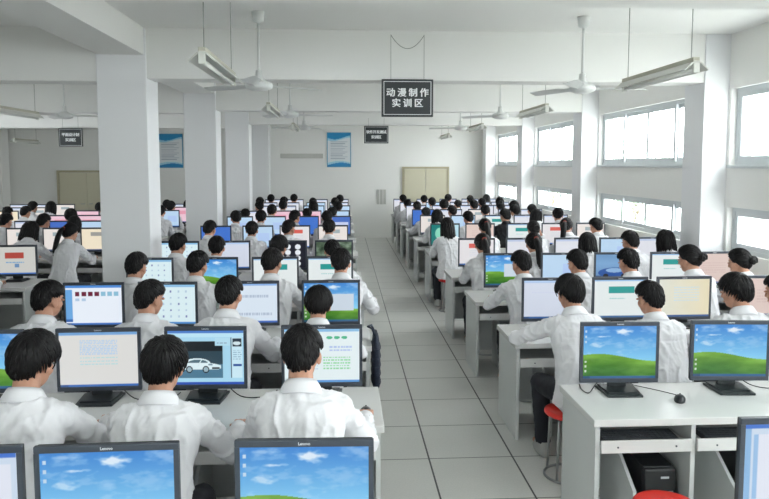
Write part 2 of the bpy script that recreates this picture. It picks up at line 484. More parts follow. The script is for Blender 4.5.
LP = [((-.87, 4.3), 'hanging tube lamp in front of the first beam, upper left of the hanging sign'),
      ((2.37, 4.5), 'nearest hanging tube lamp at upper right by the windows'),
      ((2.39, 7.95), 'second hanging tube lamp from camera along the window side'),
      ((2.39, 11.7), 'third hanging tube lamp from camera along the window side'),
      ((2.39, 15.5), 'farthest hanging tube lamp along the window side'),
      ((-.87, 8.0), 'second hanging tube lamp from camera on pillar side of aisle'),
      ((-.87, 11.8), 'third hanging tube lamp from camera on pillar side of aisle'),
      ((-4.2, 8.5), 'hanging tube lamp at left edge of picture, nearest of the left half'),
      ((-7.3, 15.6), 'small hanging tube lamp far back at the left, by the left wall')]
l0 = None
for (x, y), lab in LP:
    z = 2.75 if x > -7 else 2.62
    if l0 is None: l0 = lamp_proto(lab, (x, y, 2.75))
    elif x < -7: lamp_proto(lab, (x, y, z))
    else: dup(l0, (x, y, z), lab)

def fan_proto(label, loc, rz):
    t = thing('ceiling_fan', label, 'fan', loc, 'ceiling fans', rz)
    H = 3.5 - loc[2]
    b = bmesh.new(); lathe(b, [(.012, H - .11), (.05, H - .09), (.06, H)], 16); obj('canopy', b, 'fan', t, True)
    b = bmesh.new(); tube(b, [(0, 0, .09), (0, 0, H - .08)], .012, 10); obj('rod', b, 'fan', t, True)
    b = bmesh.new(); lathe(b, [(.03, .14), (.035, .07), (.06, .05), (.115, .03), (.13, 0), (.12, -.025), (.07, -.045), (.02, -.05)], 24); obj('motor_hub', b, 'fan', t, True)
    for k in range(3):
        a = k * 2 * PI / 3; b = bmesh.new()
        rt = Matrix.Rotation(a, 4, 'Z')
        pts = [(.1, .018, 0), (.2, .03, 0), (.24, .065, .004), (.45, .072, .003), (.62, .066, -.002), (.64, .04, -.004)]
        top = []; bot = []
        for (x, w, z) in pts:
            for s, l in ((1, top), (-1, bot)): l.append((x, s * w, z + s * .012))
        A = [b.verts.new(rt @ Vector((p[0], p[1], p[2] + .002))) for p in top + bot[::-1]]
        B = [b.verts.new(rt @ Vector((p[0], p[1], p[2] - .002))) for p in top + bot[::-1]]
        bridge(b, A, B); cap(b, A[::-1]); cap(b, B)
        obj('blade', b, 'fan', t)
    return t
FP = [((2.31, 6.55), .02, 'nearest ceiling fan on the window side, beside the tube lamp'),
      ((-.79, 6.5), .5, 'ceiling fan on pillar side in front of the first beam'),
      ((2.36, 10.25), .4, 'second ceiling fan from camera along the window side'),
      ((-.79, 10.2), .2, 'second ceiling fan from camera on pillar side of aisle'),
      ((2.33, 13.6), .7, 'third ceiling fan from camera along the window side'),
      ((-.79, 13.7), .9, 'third ceiling fan from camera on pillar side of aisle'),
      ((-4.2, 10.6), .15, 'ceiling fan in the left half of the room above the black sign')]
f0 = None
for (x, y), rz, lab in FP:
    if f0 is None: f0 = fan_proto(lab, (x, y, 2.82), rz)
    else: dup(f0, (x, y, 2.82), lab, None, rz)

# ------------------------------------------------------------------ outside the windows
b = bmesh.new(); box(b, WX + .3, 60, -40, 70, -3.7, -3.5); struct(obj('ground', b, 'ground'))
def tree(x, y, h, r, seed, label):
    rr = random.Random(seed)
    t = thing('broadleaf_tree', label, 'tree', (x, y, -3.5), 'trees outside the windows')
    b = bmesh.new(); tube(b, [(0, 0, 0), (.1, .05, h * .4), (0, .1, h * .8)], [.16, .12, .05], 10)
    for k in range(5):
        a = rr.uniform(0, 6.28); tube(b, [(.08, .05, h * (.35 + .08 * k)), (math.cos(a) * r * .6, math.sin(a) * r * .6, h * (.5 + .09 * k))], [.06, .02], 6)
    obj('trunk', b, 'bark', t, True)
    vs = []; fs = []
    blobs = [(rr.gauss(0, r * .45), rr.gauss(0, r * .45), h * rr.uniform(.5, .95), r * rr.uniform(.4, .65)) for _ in range(9)]
    for k in range(4200):
        bx, by, bz, br = rr.choice(blobs)
        d = Vector((rr.gauss(0, 1), rr.gauss(0, 1), rr.gauss(0, .8))).normalized() * br * rr.uniform(.55, 1)
        c = Vector((bx, by, bz)) + d
        s = rr.uniform(.05, .11); e = Vector((rr.gauss(0, 1), rr.gauss(0, 1), rr.gauss(0, 1))).normalized(); f = e.orthogonal().normalized()
        i = len(vs); vs += [c - e * s, c + f * s * .5, c + e * s, c - f * s * .5]; fs.append((i, i + 1, i + 2, i + 3))
    me = bpy.data.meshes.new('foliage'); me.from_pydata([tuple(v) for v in vs], [], fs); new_obj('foliage', me, 'leaf', t)
TR = [(12, 27.5, 6.6, 1.7, 'pale green tree outside second window bay, nearer of two'), (14, 34, 6.9, 2.0, 'pale green tree outside second window bay, farther one'), (13, 42, 6.8, 1.9, 'pale green tree outside the third window bay')]
for i, (x, y, h, r, lab) in enumerate(TR): tree(x, y, h, r, 20 + i, lab)
t = thing('house', 'washed out pale building seen through the right-hand windows', 'building', (24, 14, -3.5))
b = bmesh.new(); box(b, 0, 8, -9, 11, 0, 4.6); obj('wall', b, 'house', t)
b = bmesh.new(); box(b, -.3, 8.3, -9.3, 11.3, 4.6, 4.9); obj('roof', b, 'house', t)
for z in (.9, 2.9):
    for k in range(6):
        b = bmesh.new(); y = -8 + k * 3.2; box(b, -.03, .02, y, y + 1.6, z, z + 1.2); obj('window', b, 'house_win', t)
# ------------------------------------------------------------------ people
# local frame: origin on the floor below the seat, +Y is where the student faces, seat top at z = .46
def rotx(deg, piv):
    return Matrix.Translation(piv) @ Matrix.Rotation(math.radians(deg), 4, 'X') @ Matrix.Translation(-Vector(piv))

def ik(s, w, l1, l2, pole):
    d = w - s; L = min(d.length, (l1 + l2) * .995); dn = d.normalized()
    w = s + dn * L
    a = (l1 * l1 - l2 * l2 + L * L) / (2 * L); h = math.sqrt(max(0, l1 * l1 - a * a))
    p = (pole - dn * pole.dot(dn)).normalized()
    return s + dn * a + p * h, w

def hand(bm, w, f, side, curl=18, r0=.0088):
    """hand from wrist w along f, palm down; side=+1 right hand (thumb towards -X)"""
    f = f.normalized(); up = Vector((0, 0, 1)); up = (up - f * up.dot(f)).normalized(); rgt = f.cross(up).normalized()
    th = -rgt * side                       # thumb side
    kn = []
    for k, (off, fl) in enumerate(((.031, .068), (.0105, .078), (-.0105, .072), (-.0315, .056))):
        base = w + f * .012 + th * off * .55
        kd = (f + th * off * 1.2).normalized()
        kp = w + f * (.088 - abs(k - 1.2) * .005) + th * off + up * .006
        capsule(bm, base, kp, .0145, .0112)
        d = (f + th * off * 2.6).normalized(); p = kp; rr = r0
        for sgm, (fr, ang) in enumerate(((.45, curl), (.32, curl * 2.2), (.25, curl * 3.2))):
            a = math.radians(ang); dd = (d * math.cos(a) - up * math.sin(a)).normalized()
            q = p + dd * fl * fr
            capsule(bm, p, q, rr, rr * .92, 1); p = q; rr *= .9
    p = w + f * .022 + th * .022
    d1 = (f * .75 + th * .68 - up * .25).normalized(); q = p + d1 * .042; capsule(bm, p, q, .0145, .0108, 2)
    d2 = (f * .95 + th * .25 - up * .2).normalized(); q2 = q + d2 * .03; capsule(bm, q, q2, .0105, .0095, 1)
    q3 = q2 + (f - up * .25).normalized() * .022; capsule(bm, q2, q3, .0095, .0075, 1)

def ell(bm, c, rx, ry, rz, m=None, sub=3):
    ball(bm, c, 1.0, sub, (rx, ry, rz), m)

HEADC = Vector((0, .105, 1.205))
def head_matrix(lean, yaw, pitch, roll):
    lm = rotx(-lean, (0, 0, .56))
    c = lm @ HEADC
    # the neck lets the head stay closer to level than the back does
    return Matrix.Translation(c) @ Matrix.Rotation(math.radians(yaw), 4, 'Z') @ Matrix.Rotation(math.radians(-pitch - 2), 4, 'X') @ Matrix.Rotation(math.radians(roll), 4, 'Y')

def build_person(pose):
    lean = pose.get('lean', 6) + 9; yaw, pitch, roll = pose.get('head', (0, 8, 0)); slim = pose.get('slim', 1.0)
    lm = rotx(-lean, (0, 0, .56)); hm = head_matrix(lean, yaw, pitch, roll)
    up = pose.get('up', .025)
    def lift(p):                                   # longer or shorter back
        return Vector((p[0], p[1], p[2] + up * min(1, max(0, (p[2] - .54) / .36))))
    hm = Matrix.Translation(lm.to_3x3() @ Vector((0, 0, up))) @ hm
    sh = {}; el = {}; wr = {}; hd = {}
    for s, key in ((1, 'R'), (-1, 'L')):
        S = lm @ lift((s * .158 * slim, .045, .985))
        tgt, fdir, pole = pose[key]
        S = S + (Vector(tgt) - S).normalized() * pose.get('shrug', .012)
        E, W_ = ik(S, Vector(tgt), .292, .25, Vector(pole))
        sh[s], el[s], wr[s], hd[s] = S, E, W_, Vector(fdir)
    hips = {s: Vector((s * .085, .02, .535)) for s in (1, -1)}
    knee = {1: Vector((pose.get('kr', .13), .43, .505)), -1: Vector((-pose.get('kl', .13), .43, .505))}
    ank = {1: Vector((pose.get('kr', .13) * .95, pose.get('fr', .40), .085)), -1: Vector((-pose.get('kl', .13) * .95, pose.get('fl', .36), .085))}
    # --- body: one fused surface
    bm = bmesh.new()
    R0 = [(0, -.005, .47, .12, .10), (0, 0, .53, .15, .105), (0, 0, .62, .14, .10), (0, .01, .75, .13 * slim, .092), (0, .02, .9, .14 * slim, .09), (0, .035, .98, .125 * slim, .068), (0, .045, 1.015, .085, .055), (0, .05, 1.05, .056, .054)]
    prev = None; first = None
    for (cx, cy, cz, rx, ry) in R0:
        r = ring(bm, Vector((cx, cy, cz)), Vector((1, 0, 0)), Vector((0, 1, 0)), rx, ry, 24, 2.3)
        for v in r: v.co = lm @ lift(v.co)
        if prev: bridge(bm, prev, r)
        else: first = r
        prev = r
    cap(bm, first[::-1]); cap(bm, prev)
    nb = lm @ lift((0, .045, 1.02)); nt = hm @ Vector((0, -.022, -.06))
    capsule(bm, nb, nt, .057, .054)
    ell(bm, hm @ Vector((0, -.008, .022)), .074, .092, .09, hm.to_3x3().to_4x4())
    ell(bm, hm @ Vector((0, .022, -.05)), .056, .066, .072, hm.to_3x3().to_4x4())
    ell(bm, hm @ Vector((0, .05, -.085)), .032, .034, .03, hm.to_3x3().to_4x4(), 2)
    capsule(bm, hm @ Vector((0, .084, .008)), hm @ Vector((0, .1, -.032)), .0075, .0115)
    for s in (1, -1): ell(bm, hm @ Vector((s * .0105, .09, -.036)), .008, .01, .007, hm.to_3x3().to_4x4(), 2)
    ell(bm, hm @ Vector((0, .078, .026)), .046, .011, .008, hm.to_3x3().to_4x4(), 2)
    for s in (1, -1):
        ell(bm, hm @ Vector((s * .077, -.004, -.018)), .011, .02, .031, (hm.to_3x3() @ Matrix.Rotation(s * -.35, 3, 'Z')).to_4x4(), 2)
        ell(bm, hm @ Vector((s * .03, .045, -.032)), .034, .036, .036, hm.to_3x3().to_4x4(), 2)
        capsule(bm, lm @ lift((s * .10, .04, .962)), sh[s] - Vector((0, 0, .014)), .046, .04)
        capsule(bm, sh[s] - Vector((0, 0, .012)), el[s], .038, .032); capsule(bm, el[s], el[s].lerp(wr[s], .6), .032, .028); capsule(bm, el[s].lerp(wr[s], .6), wr[s], .028, .0235)
        hand(bm, wr[s], hd[s], s, pose.get('curl', 18))
        capsule(bm, hips[s], knee[s], .075, .052); capsule(bm, knee[s], ank[s], .05, .033)
        capsule(bm, ank[s] + Vector((0, -.02, -.03)), ank[s] + Vector((s * .01, .15, -.045)), .03, .025)
    me = remeshed(bm, .0052, 4, .5); me.name = 'person'
    # eyes and lips go on as small separate pieces of the same mesh
    bm = bmesh.new(); bm.from_mesh(me)
    for s in (1, -1):
        ball(bm, hm @ Vector((s * .032, .0835, .003)), .0125, 2, (1.15, .8, .62), hm.to_3x3().to_4x4(), 1)
        ball(bm, hm @ Vector((s * .032, .0925, .003)), .006, 2, (1, .55, 1), hm.to_3x3().to_4x4(), 2)
    ball(bm, hm @ Vector((0, .0875, -.068)), .021, 2, (1, .32, .3), hm.to_3x3().to_4x4(), 3)
    bm.to_mesh(me); bm.free()
    for p in me.polygons: p.use_smooth = True
    # --- shirt
    bm = bmesh.new()
    SR = [(0, -.012, .468, .185, .152), (0, -.012, .50, .19, .15), (0, -.006, .58, .18, .138), (0, .004, .70, .166 * slim, .125), (0, .015, .84, .175 * slim, .124), (0, .025, .93, .182 * slim, .118), (0, .034, .99, .172 * slim, .098), (0, .04, 1.025, .125, .08), (0, .045, 1.05, .074, .068)]
    prev = None; first = None
    for i, (cx, cy, cz, rx, ry) in enumerate(SR):
        r = ring(bm, Vector((cx, cy, cz)), Vector((1, 0, 0)), Vector((0, 1, 0)), rx, ry, 28, 2.4)
        if i > 1:
            k = min(1, (i - 1) / 3)
            lk = rotx(-lean, (0, 0, .56))
            for v in r: v.co = v.co.lerp(lk @ lift(v.co), k)
        if prev: bridge(bm, prev, r)
        else: first = r
        prev = r
    cap(bm, first[::-1]); cap(bm, prev)
    for s in (1, -1):
        capsule(bm, lm @ lift((s * .1, .04, .975)), sh[s] - Vector((0, 0, .014)), .072, .063)
        capsule(bm, sh[s] - Vector((0, 0, .01)), el[s], .059, .05)
        fw = el[s].lerp(wr[s], .96)
        capsule(bm, el[s], el[s].lerp(fw, .9), .05, .04)
        tube(bm, [el[s].lerp(fw, .8), fw], [.04, .037], 16)
    me2 = remeshed(bm, .0085, 5, .5); me2.name = 'shirt'
    co = mesh_co(me2); nr = np.empty(len(co) * 3, np.float32); me2.vertices.foreach_get('normal', nr); nr = nr.reshape(-1, 3)
    seed = pose.get('seed', 0) * 7.3
    for i in range(len(co)):
        x, y, z = co[i]
        # folds: run down the back, across the sleeves
        p = Vector((x * 13 + seed, y * 9, z * 4.5 + seed)); q = Vector((x * 9, y * 22 + seed, z * 16))
        arm = min(1, max(0, (abs(x) - .17) / .06 + (y - .12) / .1))
        p2 = Vector((x * 26 + seed, y * 16, z * 9 + (abs(x) * 14) - seed))
        f1 = max(0, 1 - abs(noise.noise(p)) * 3.2); f2 = max(0, 1 - abs(noise.noise(p2)) * 4); f3 = max(0, 1 - abs(noise.noise(q)) * 3)
        a = (f1 ** 1.5 * .013 + f2 ** 2 * .006 - .005) * (1 - arm) + (f3 ** 1.5 * .015 - .005) * arm
        a += noise.noise(Vector((x * 5 + seed, y * 5, z * 5))) * .008
        lowk = max(0, (.66 - z) / .2) if y < .15 else 0
        a += lowk * .008 * math.sin(math.atan2(y, x) * 9 + seed + noise.noise(Vector((x * 6, y * 6, z * 3 + seed))) * 3)
        yk = math.exp(-((z - .935) / .006) ** 2) if (y < .05 and abs(x) < .17) else 0
        a -= yk * .004
        if z < .485: a *= .3
        co[i] += nr[i] * a
    me2.vertices.foreach_set('co', co.ravel()); me2.update()
    # collar and cuffs
    bmc = bmesh.new()
    prof = [(.071, -.014), (.065, .016), (.0625, .040), (.067, .045), (.078, .027), (.099, -.012), (.095, -.018), (.075, .004)]
    cc = lm @ Vector((0, .047, 1.048)); ax = (nt - nb).normalized(); s_, u_ = frame_for(ax)
    n = 28; rings_ = []
    for (r_, z_) in prof:
        rg = []
        for k in range(n):
            a = 2 * PI * k / n
            d = Vector((math.cos(a), math.sin(a), 0))
            front = max(0, d.y - .75) * .1 if r_ > .08 else 0
            rg.append(bmc.verts.new(lm @ (Vector((0, .047, 1.046 + up)) + Vector((d.x * r_ * 1.0, d.y * r_ * .98, z_ - front + .010 * (-d.y))))))
        rings_.append(rg)
    for i in range(len(rings_)): bridge(bmc, rings_[i], rings_[(i + 1) % len(rings_)])
    bmesh.ops.recalc_face_normals(bmc, faces=bmc.faces)
    mec = bpy.data.meshes.new('collar'); bmc.to_mesh(mec); bmc.free()
    for p in mec.polygons: p.use_smooth = True
    cuffs = []
    for s in (1, -1):
        bmc = bmesh.new()
        d = (wr[s] - el[s]).normalized(); e = el[s].lerp(wr[s], .96)
        tube(bmc, [e - d * .045, e - d * .04, e + d * .004, e + d * .0045, e - d * .02], [.038, .041, .0395, .035, .034], 18)
        bmesh.ops.recalc_face_normals(bmc, faces=bmc.faces)
        meu = bpy.data.meshes.new('cuff'); bmc.to_mesh(meu); bmc.free()
        for p in meu.polygons: p.use_smooth = True
        cuffs.append(meu)
    # --- trousers
    bm = bmesh.new()
    loft(bm, [(0, 0, .472, .14, .115), (0, 0, .54, .165, .125), (0, .0, .62, .15, .115)], 24)
    for s in (1, -1):
        capsule(bm, hips[s], knee[s], .088, .068); capsule(bm, knee[s], ank[s].lerp(knee[s], .1), .066, .05)
        tube(bm, [ank[s].lerp(knee[s], .2), ank[s] + Vector((0, 0, -.005))], [.053, .053], 18)
    me3 = remeshed(bm, .011, 4, .5); me3.name = 'trousers'
    co = mesh_co(me3); nr = np.empty(len(co) * 3, np.float32); me3.vertices.foreach_get('normal', nr); nr = nr.reshape(-1, 3)
    for i in range(len(co)):
        x, y, z = co[i]
        a = (1 - abs(noise.noise(Vector((x * 8 + seed, y * 10, z * 13)))) * 2) * .006
        if z < .485 and y < .2: a = min(a, 0)
        co[i] += nr[i] * a
    co[:, 2] = np.where(co[:, 1] < .16, np.maximum(co[:, 2], .4635), co[:, 2])
    me3.vertices.foreach_set('co', co.ravel()); me3.update()
    # --- shoes
    shoes = []
    for s in (1, -1):
        bm = bmesh.new(); a = ank[s]
        loft(bm, [(a.x, a.y + .045, .0, .042, .125), (a.x, a.y + .045, .02, .046, .13), (a.x, a.y + .042, .028, .043, .126), (a.x, a.y + .035, .05, .042, .115), (a.x, a.y + .012, .075, .038, .075), (a.x, a.y - .005, .1, .036, .052)], 20, 0, 2.4)
        for f in bm.faces: f.material_index = 1 if f.calc_center_median().z < .024 else 0
        bmesh.ops.recalc_face_normals(bm, faces=bm.faces)
        ms = bpy.data.meshes.new('shoe'); bm.to_mesh(ms); bm.free()
        for p in ms.polygons: p.use_smooth = True
        shoes.append(ms)
    for m_, l in ((me, ['skin', 'eye', 'iris', 'lip']), (me2, ['shirt']), (mec, ['shirt']), (cuffs[0], ['shirt']), (cuffs[1], ['shirt']), (me3, ['trousers'])) + tuple((q, ['shoe', 'sole']) for q in shoes):
        m_.materials.clear()
        for k in l: m_.materials.append(M[k])
    return dict(body=me, shirt=me2, collar=mec, cuffs=cuffs, trousers=me3, shoes=shoes, hm=hm)

# --- hair, built in the frame of the head
HC = Vector((0, -.006, .024)); HR = Vector((.079, .098, .095))
def hair_dir(az, elv):
    return Vector((math.sin(az) * math.cos(elv), math.cos(az) * math.cos(elv), math.sin(elv)))
def hairline(az, style):
    a = abs(((az + PI) % (2 * PI)) - PI)        # 0 at the forehead, pi at the nape
    pts = {'short': [(0, 30), (.5, 27), (1.0, 22), (1.3, 10), (1.55, 2), (1.8, 4), (2.1, -28), (2.5, -56), (PI, -66)],
           'full': [(0, 24), (.5, 22), (1.0, 16), (1.3, 2), (1.55, -6), (1.8, -8), (2.1, -36), (2.5, -62), (PI, -72)],
           'long': [(0, 36), (.5, 30), (.95, 8), (1.2, -12), (1.6, -32), (2.1, -50), (2.6, -62), (PI, -66)]}[style]
    for (a0, e0), (a1, e1) in zip(pts, pts[1:]):
        if a <= a1: return math.radians(e0 + (e1 - e0) * (a - a0) / (a1 - a0))
    return math.radians(pts[-1][1])
def surf(d, t):
    bk = max(0, -d.y) * min(1, max(0, -d.z / .5)); p = 2 + .45 * bk; c = HR.z + .05 * bk
    k = 1 / ((abs(d.x) / HR.x) ** p + (abs(d.y) / HR.y) ** p + (abs(d.z) / c) ** p) ** (1 / p)
    return HC + d * (k + t)

def strip(bm, pts, ws, nrm, thick=.0022):
    """one lock of hair: tapering, three-sided"""
    prev = None
    for i, p in enumerate(pts):
        d = (pts[min(i + 1, len(pts) - 1)] - pts[max(i - 1, 0)]).normalized()
        n = (nrm[i] - d * nrm[i].dot(d)).normalized(); s = d.cross(n)
        w = ws[i]
        r = [bm.verts.new(p - s * w), bm.verts.new(p + n * (thick + w * .45)), bm.verts.new(p + s * w), bm.verts.new(p - n * thick)]
        if prev: bridge(bm, prev, r)
        prev = r

def make_hair(kind, seed):
    rr = random.Random(seed); bm = bmesh.new(); parts = {}
    style = 'short' if kind == 'short' else ('full' if kind.startswith('short') else 'long')
    thick = {'short': .013, 'short_full': .020, 'short_spiky': .017}.get(kind, .015)
    # cap
    NA, NE = 56, 22; grid = []
    for j in range(NE + 1):
        row = []
        for i in range(NA):
            az = 2 * PI * i / NA; hl = hairline(az, style) + (rr.uniform(-.05, .05) if j == NE else 0)
            e = PI / 2 + (hl - PI / 2) * j / NE
            d = hair_dir(az, e)
            fall = min(1, (NE - j) / 4)
            t = thick * (.35 + .65 * fall) * (1 - .65 * max(0, -d.z)) + noise.noise(d * 5 + Vector((seed, 0, 0))) * .004 * fall
            if j == NE: t = -.004
            row.append(bm.verts.new(surf(d, t)))
        grid.append(row)
    for j in range(1, NE + 1): bridge(bm, grid[j - 1], grid[j])
    bmesh.ops.remove_doubles(bm, verts=bm.verts, dist=.0004)
    # locks
    whorl = Vector((.12 * (1 if seed % 2 else -1), -.5, .86)).normalized()
    nl = {'short': 760, 'short_full': 820, 'short_spiky': 800}.get(kind, 420)
    smoothk = kind in ('ponytail', 'bun')
    for k in range(nl):
        az = rr.uniform(0, 2 * PI); hl = hairline(az, style)
        u = rr.random() ** .8; e = hl + .05 + (PI / 2 - hl) * u * .98
        d = hair_dir(az, e)
        if smoothk:
            goal = Vector((0, -.92, .25)) if kind == 'ponytail' else Vector((0, -.98, -.05))
            fl = (goal - d * goal.dot(d))
        else:
            fl = d - whorl * d.dot(whorl)
        if fl.length < .02: fl = Vector((rr.gauss(0, 1), rr.gauss(0, 1), rr.gauss(0, 1)))
        fl = (fl - d * fl.dot(d)).normalized()
        sd = d.cross(fl); L = (rr.uniform(.03, .06) if kind == 'short' else rr.uniform(.035, .088)) if not smoothk else rr.uniform(.04, .07)
        if kind == 'short_spiky': L *= 1.15
        near = (e - hl) / max(.2, PI / 2 - hl)
        if not smoothk: L *= min(1, .3 + 1.5 * near) if kind == 'short' else min(1, rr.choice((.3, .42, .7)) + 1.3 * near)
        bend = rr.uniform(-.25, .25) if not smoothk else rr.uniform(-.05, .05)
        lift = {'short_spiky': rr.uniform(.0, .016) * (1 if d.z > -.1 else .4), 'short_full': rr.uniform(0, .009) * (1 if d.z > -.1 else .3)}.get(kind, rr.uniform(-.001, .003))
        pts = []; nn = []; cur = d.copy()
        for q in range(5):
            w = q / 4; pp = surf(cur, thick * (.55 + .35 * (1 - w)) * (1 - .6 * max(0, -cur.z)) + lift * w + .002 * math.sin(w * PI))
            if pp.z < HC.z - .02 and not smoothk: pp = pp + Vector((0, 0, 0))
            pts.append(pp); nn.append(cur.copy())
            cur = (cur + (fl + sd * bend * w).normalized() * (L / 4 / .095)).normalized()
            fl = (fl - cur * fl.dot(cur)).normalized()
        wd = rr.uniform(.0045, .0085) if kind == 'short' else rr.uniform(.003, .0075)
        strip(bm, pts, [wd * .7, wd, wd * .9, wd * .6, .0006], nn)
    if kind in ('bob', 'long_loose'):
        drop = .16 if kind == 'bob' else .27
        for k in range(260):
            az = rr.uniform(.95, 2 * PI - .95); e = rr.uniform(-.25, .4)
            d = hair_dir(az, e); p0 = surf(d, thick * rr.uniform(.6, 1.1)); back = max(0, -math.cos(az))
            out = Vector((d.x, d.y, 0)).normalized(); L = drop * rr.uniform(.8, 1.0)
            pts = []; nn = []
            for q in range(6):
                w = q / 5
                flare = .012 * w + back * (.055 * w if kind == 'long_loose' else .02 * w * w)
                pull = Vector((-out.x * .012 * w * w, 0, 0))
                pts.append(p0 + Vector((0, 0, -L * w)) + out * flare + pull + Vector((rr.gauss(0, .0015), rr.gauss(0, .0015), 0))); nn.append(out)
            wd = rr.uniform(.008, .014); strip(bm, pts, [wd * .7, wd, wd, wd * .9, wd * .7, .001], nn)
    if kind == 'ponytail':
        path = [(0, -.098, .04), (0, -.135, .042), (0, -.168, .0), (.004, -.19, -.07), (.006, -.205, -.15), (.002, -.212, -.24), (0, -.212, -.32)]
        rad = [.02, .024, .03, .032, .03, .024, .008]
        tube(bm, path, rad, 12)
        for k in range(110):
            a = rr.uniform(0, 2 * PI); pts = []; nn = []; k0 = rr.randint(0, 2)
            for q in range(k0, 7):
                o = Vector((math.cos(a), math.sin(a) * .8, math.sin(a) * .3)); c = Vector(path[q])
                pts.append(c + o * rad[q] * rr.uniform(.95, 1.18) + Vector((0, 0, -.02 * (q == 6)))); nn.append(o)
            wd = rr.uniform(.005, .009); strip(bm, pts, [wd] * (len(pts) - 1) + [.0008], nn)
        bt = bmesh.new(); R_ = .024
        tube(bt, [(math.cos(a) * R_, -.128 + .004 * math.sin(a), .043 + math.sin(a) * R_) for a in [2 * PI * q / 14 for q in range(15)]], .006, 8)
        bmesh.ops.recalc_face_normals(bt, faces=bt.faces); mt = bpy.data.meshes.new('hair_tie'); bt.to_mesh(mt); bt.free()
        for p in mt.polygons: p.use_smooth = True
        mt.materials.append(M['tie_red']); parts['hair_tie'] = mt
    if kind == 'bun':
        bc = Vector((0, -.125, .005)); ball(bm, bc, .036, 3, (1.1, .85, 1))
        for k in range(90):
            a = rr.uniform(0, 6.28); tilt = Vector((rr.gauss(0, .5), 1, rr.gauss(0, .5))).normalized(); s, u = frame_for(tilt); pts = []; nn = []
            rad = rr.uniform(.024, .042)
            for q in range(6):
                ang = a + q * .35; o = s * math.cos(ang) + u * math.sin(ang); pts.append(bc + o * rad + tilt * -.012); nn.append(o)
            strip(bm, pts, [.004, .007, .008, .008, .006, .001], nn)
    bmesh.ops.recalc_face_normals(bm, faces=bm.faces)
    me = bpy.data.meshes.new('hair'); bm.to_mesh(me); bm.free()
    for p in me.polygons: p.use_smooth = True
    me.materials.append(M['hair'])
    return me, parts

PD_ = Vector
POSES = {
    'typing': dict(up=0.03, lean=7, head=(0, 10, 0), R=((.13, .585, .80), (-.15, 1, -.1), (.3, -.3, -1)), L=((-.14, .585, .80), (.15, 1, -.1), (-.3, -.3, -1)), seed=1),
    'typing_low': dict(up=0.005, lean=11, head=(4, 20, 3), R=((.15, .59, .80), (-.1, 1, -.1), (.8, -.3, -.5)), L=((-.12, .585, .80), (.1, 1, -.1), (-.7, -.3, -.6)), seed=2),
    'mouse_right': dict(up=0.055, lean=8, head=(-8, 10, 0), R=((.29, .575, .80), (.05, 1, -.1), (.5, -.3, -1)), L=((-.12, .59, .80), (.2, 1, -.1), (-.6, -.3, -.7)), seed=3),
    'look_right': dict(up=0.045, lean=6, head=(-32, 8, 2), R=((.26, .58, .80), (-.1, 1, -.1), (.5, -.3, -1)), L=((-.10, .58, .80), (.2, 1, -.1), (-.6, -.3, -.7)), seed=4),
    'look_left': dict(up=0.03, lean=6, head=(34, 8, -2), R=((.14, .58, .80), (-.2, 1, -.1), (.6, -.3, -.7)), L=((-.2, .58, .80), (.1, 1, -.1), (-.8, -.3, -.5)), seed=5),
    'slight_right': dict(up=0.04, lean=7, head=(-15, 12, 3), R=((.2, .585, .80), (-.15, 1, -.1), (.7, -.3, -.7)), L=((-.13, .585, .80), (.15, 1, -.1), (-.3, -.3, -1)), seed=11),
    'slight_left': dict(up=0.03, lean=8, head=(18, 11, -2), R=((.15, .585, .80), (-.15, 1, -.1), (.3, -.3, -1)), L=((-.2, .585, .80), (.15, 1, -.1), (-.7, -.3, -.7)), seed=12),
    'reach_left': dict(up=0.045, lean=10, head=(14, 12, 0), R=((.16, .6, .80), (-.2, 1, -.1), (.6, -.3, -.7)), L=((-.26, .585, .805), (-.1, 1, -.1), (-.9, -.4, -.15)), seed=6, kl=.17),
    'girl': dict(lean=6, slim=.9, head=(0, 10, 0), R=((.12, .58, .80), (-.15, 1, -.1), (.5, -.3, -.8)), L=((-.12, .58, .80), (.15, 1, -.1), (-.5, -.3, -.8)), seed=7),
    'girl_left': dict(lean=6, slim=.9, head=(38, 10, 0), R=((.12, .58, .80), (-.15, 1, -.1), (.5, -.3, -.8)), L=((-.16, .58, .80), (.15, 1, -.1), (-.6, -.3, -.8)), seed=8),
    'girl_right': dict(lean=7, slim=.9, head=(-30, 10, 0), R=((.18, .59, .80), (-.15, 1, -.1), (.6, -.3, -.8)), L=((-.12, .58, .80), (.15, 1, -.1), (-.5, -.3, -.8)), seed=9),
    'hand_face': dict(lean=12, slim=.95, head=(10, 10, 0), R=((.13, .36, 1.06), (-.35, .05, .9), (.5, .3, -1)), L=((-.12, .58, .80), (.2, 1, -.1), (-.6, -.3, -.7)), seed=10),
}
_pm = {}; _hm = {}
def pose_mesh(p):
    if p not in _pm: _pm[p] = build_person(POSES[p])
    return _pm[p]
def hair_mesh(kind, seed):
    if (kind, seed) not in _hm: _hm[(kind, seed)] = make_hair(kind, seed)
    return _hm[(kind, seed)]

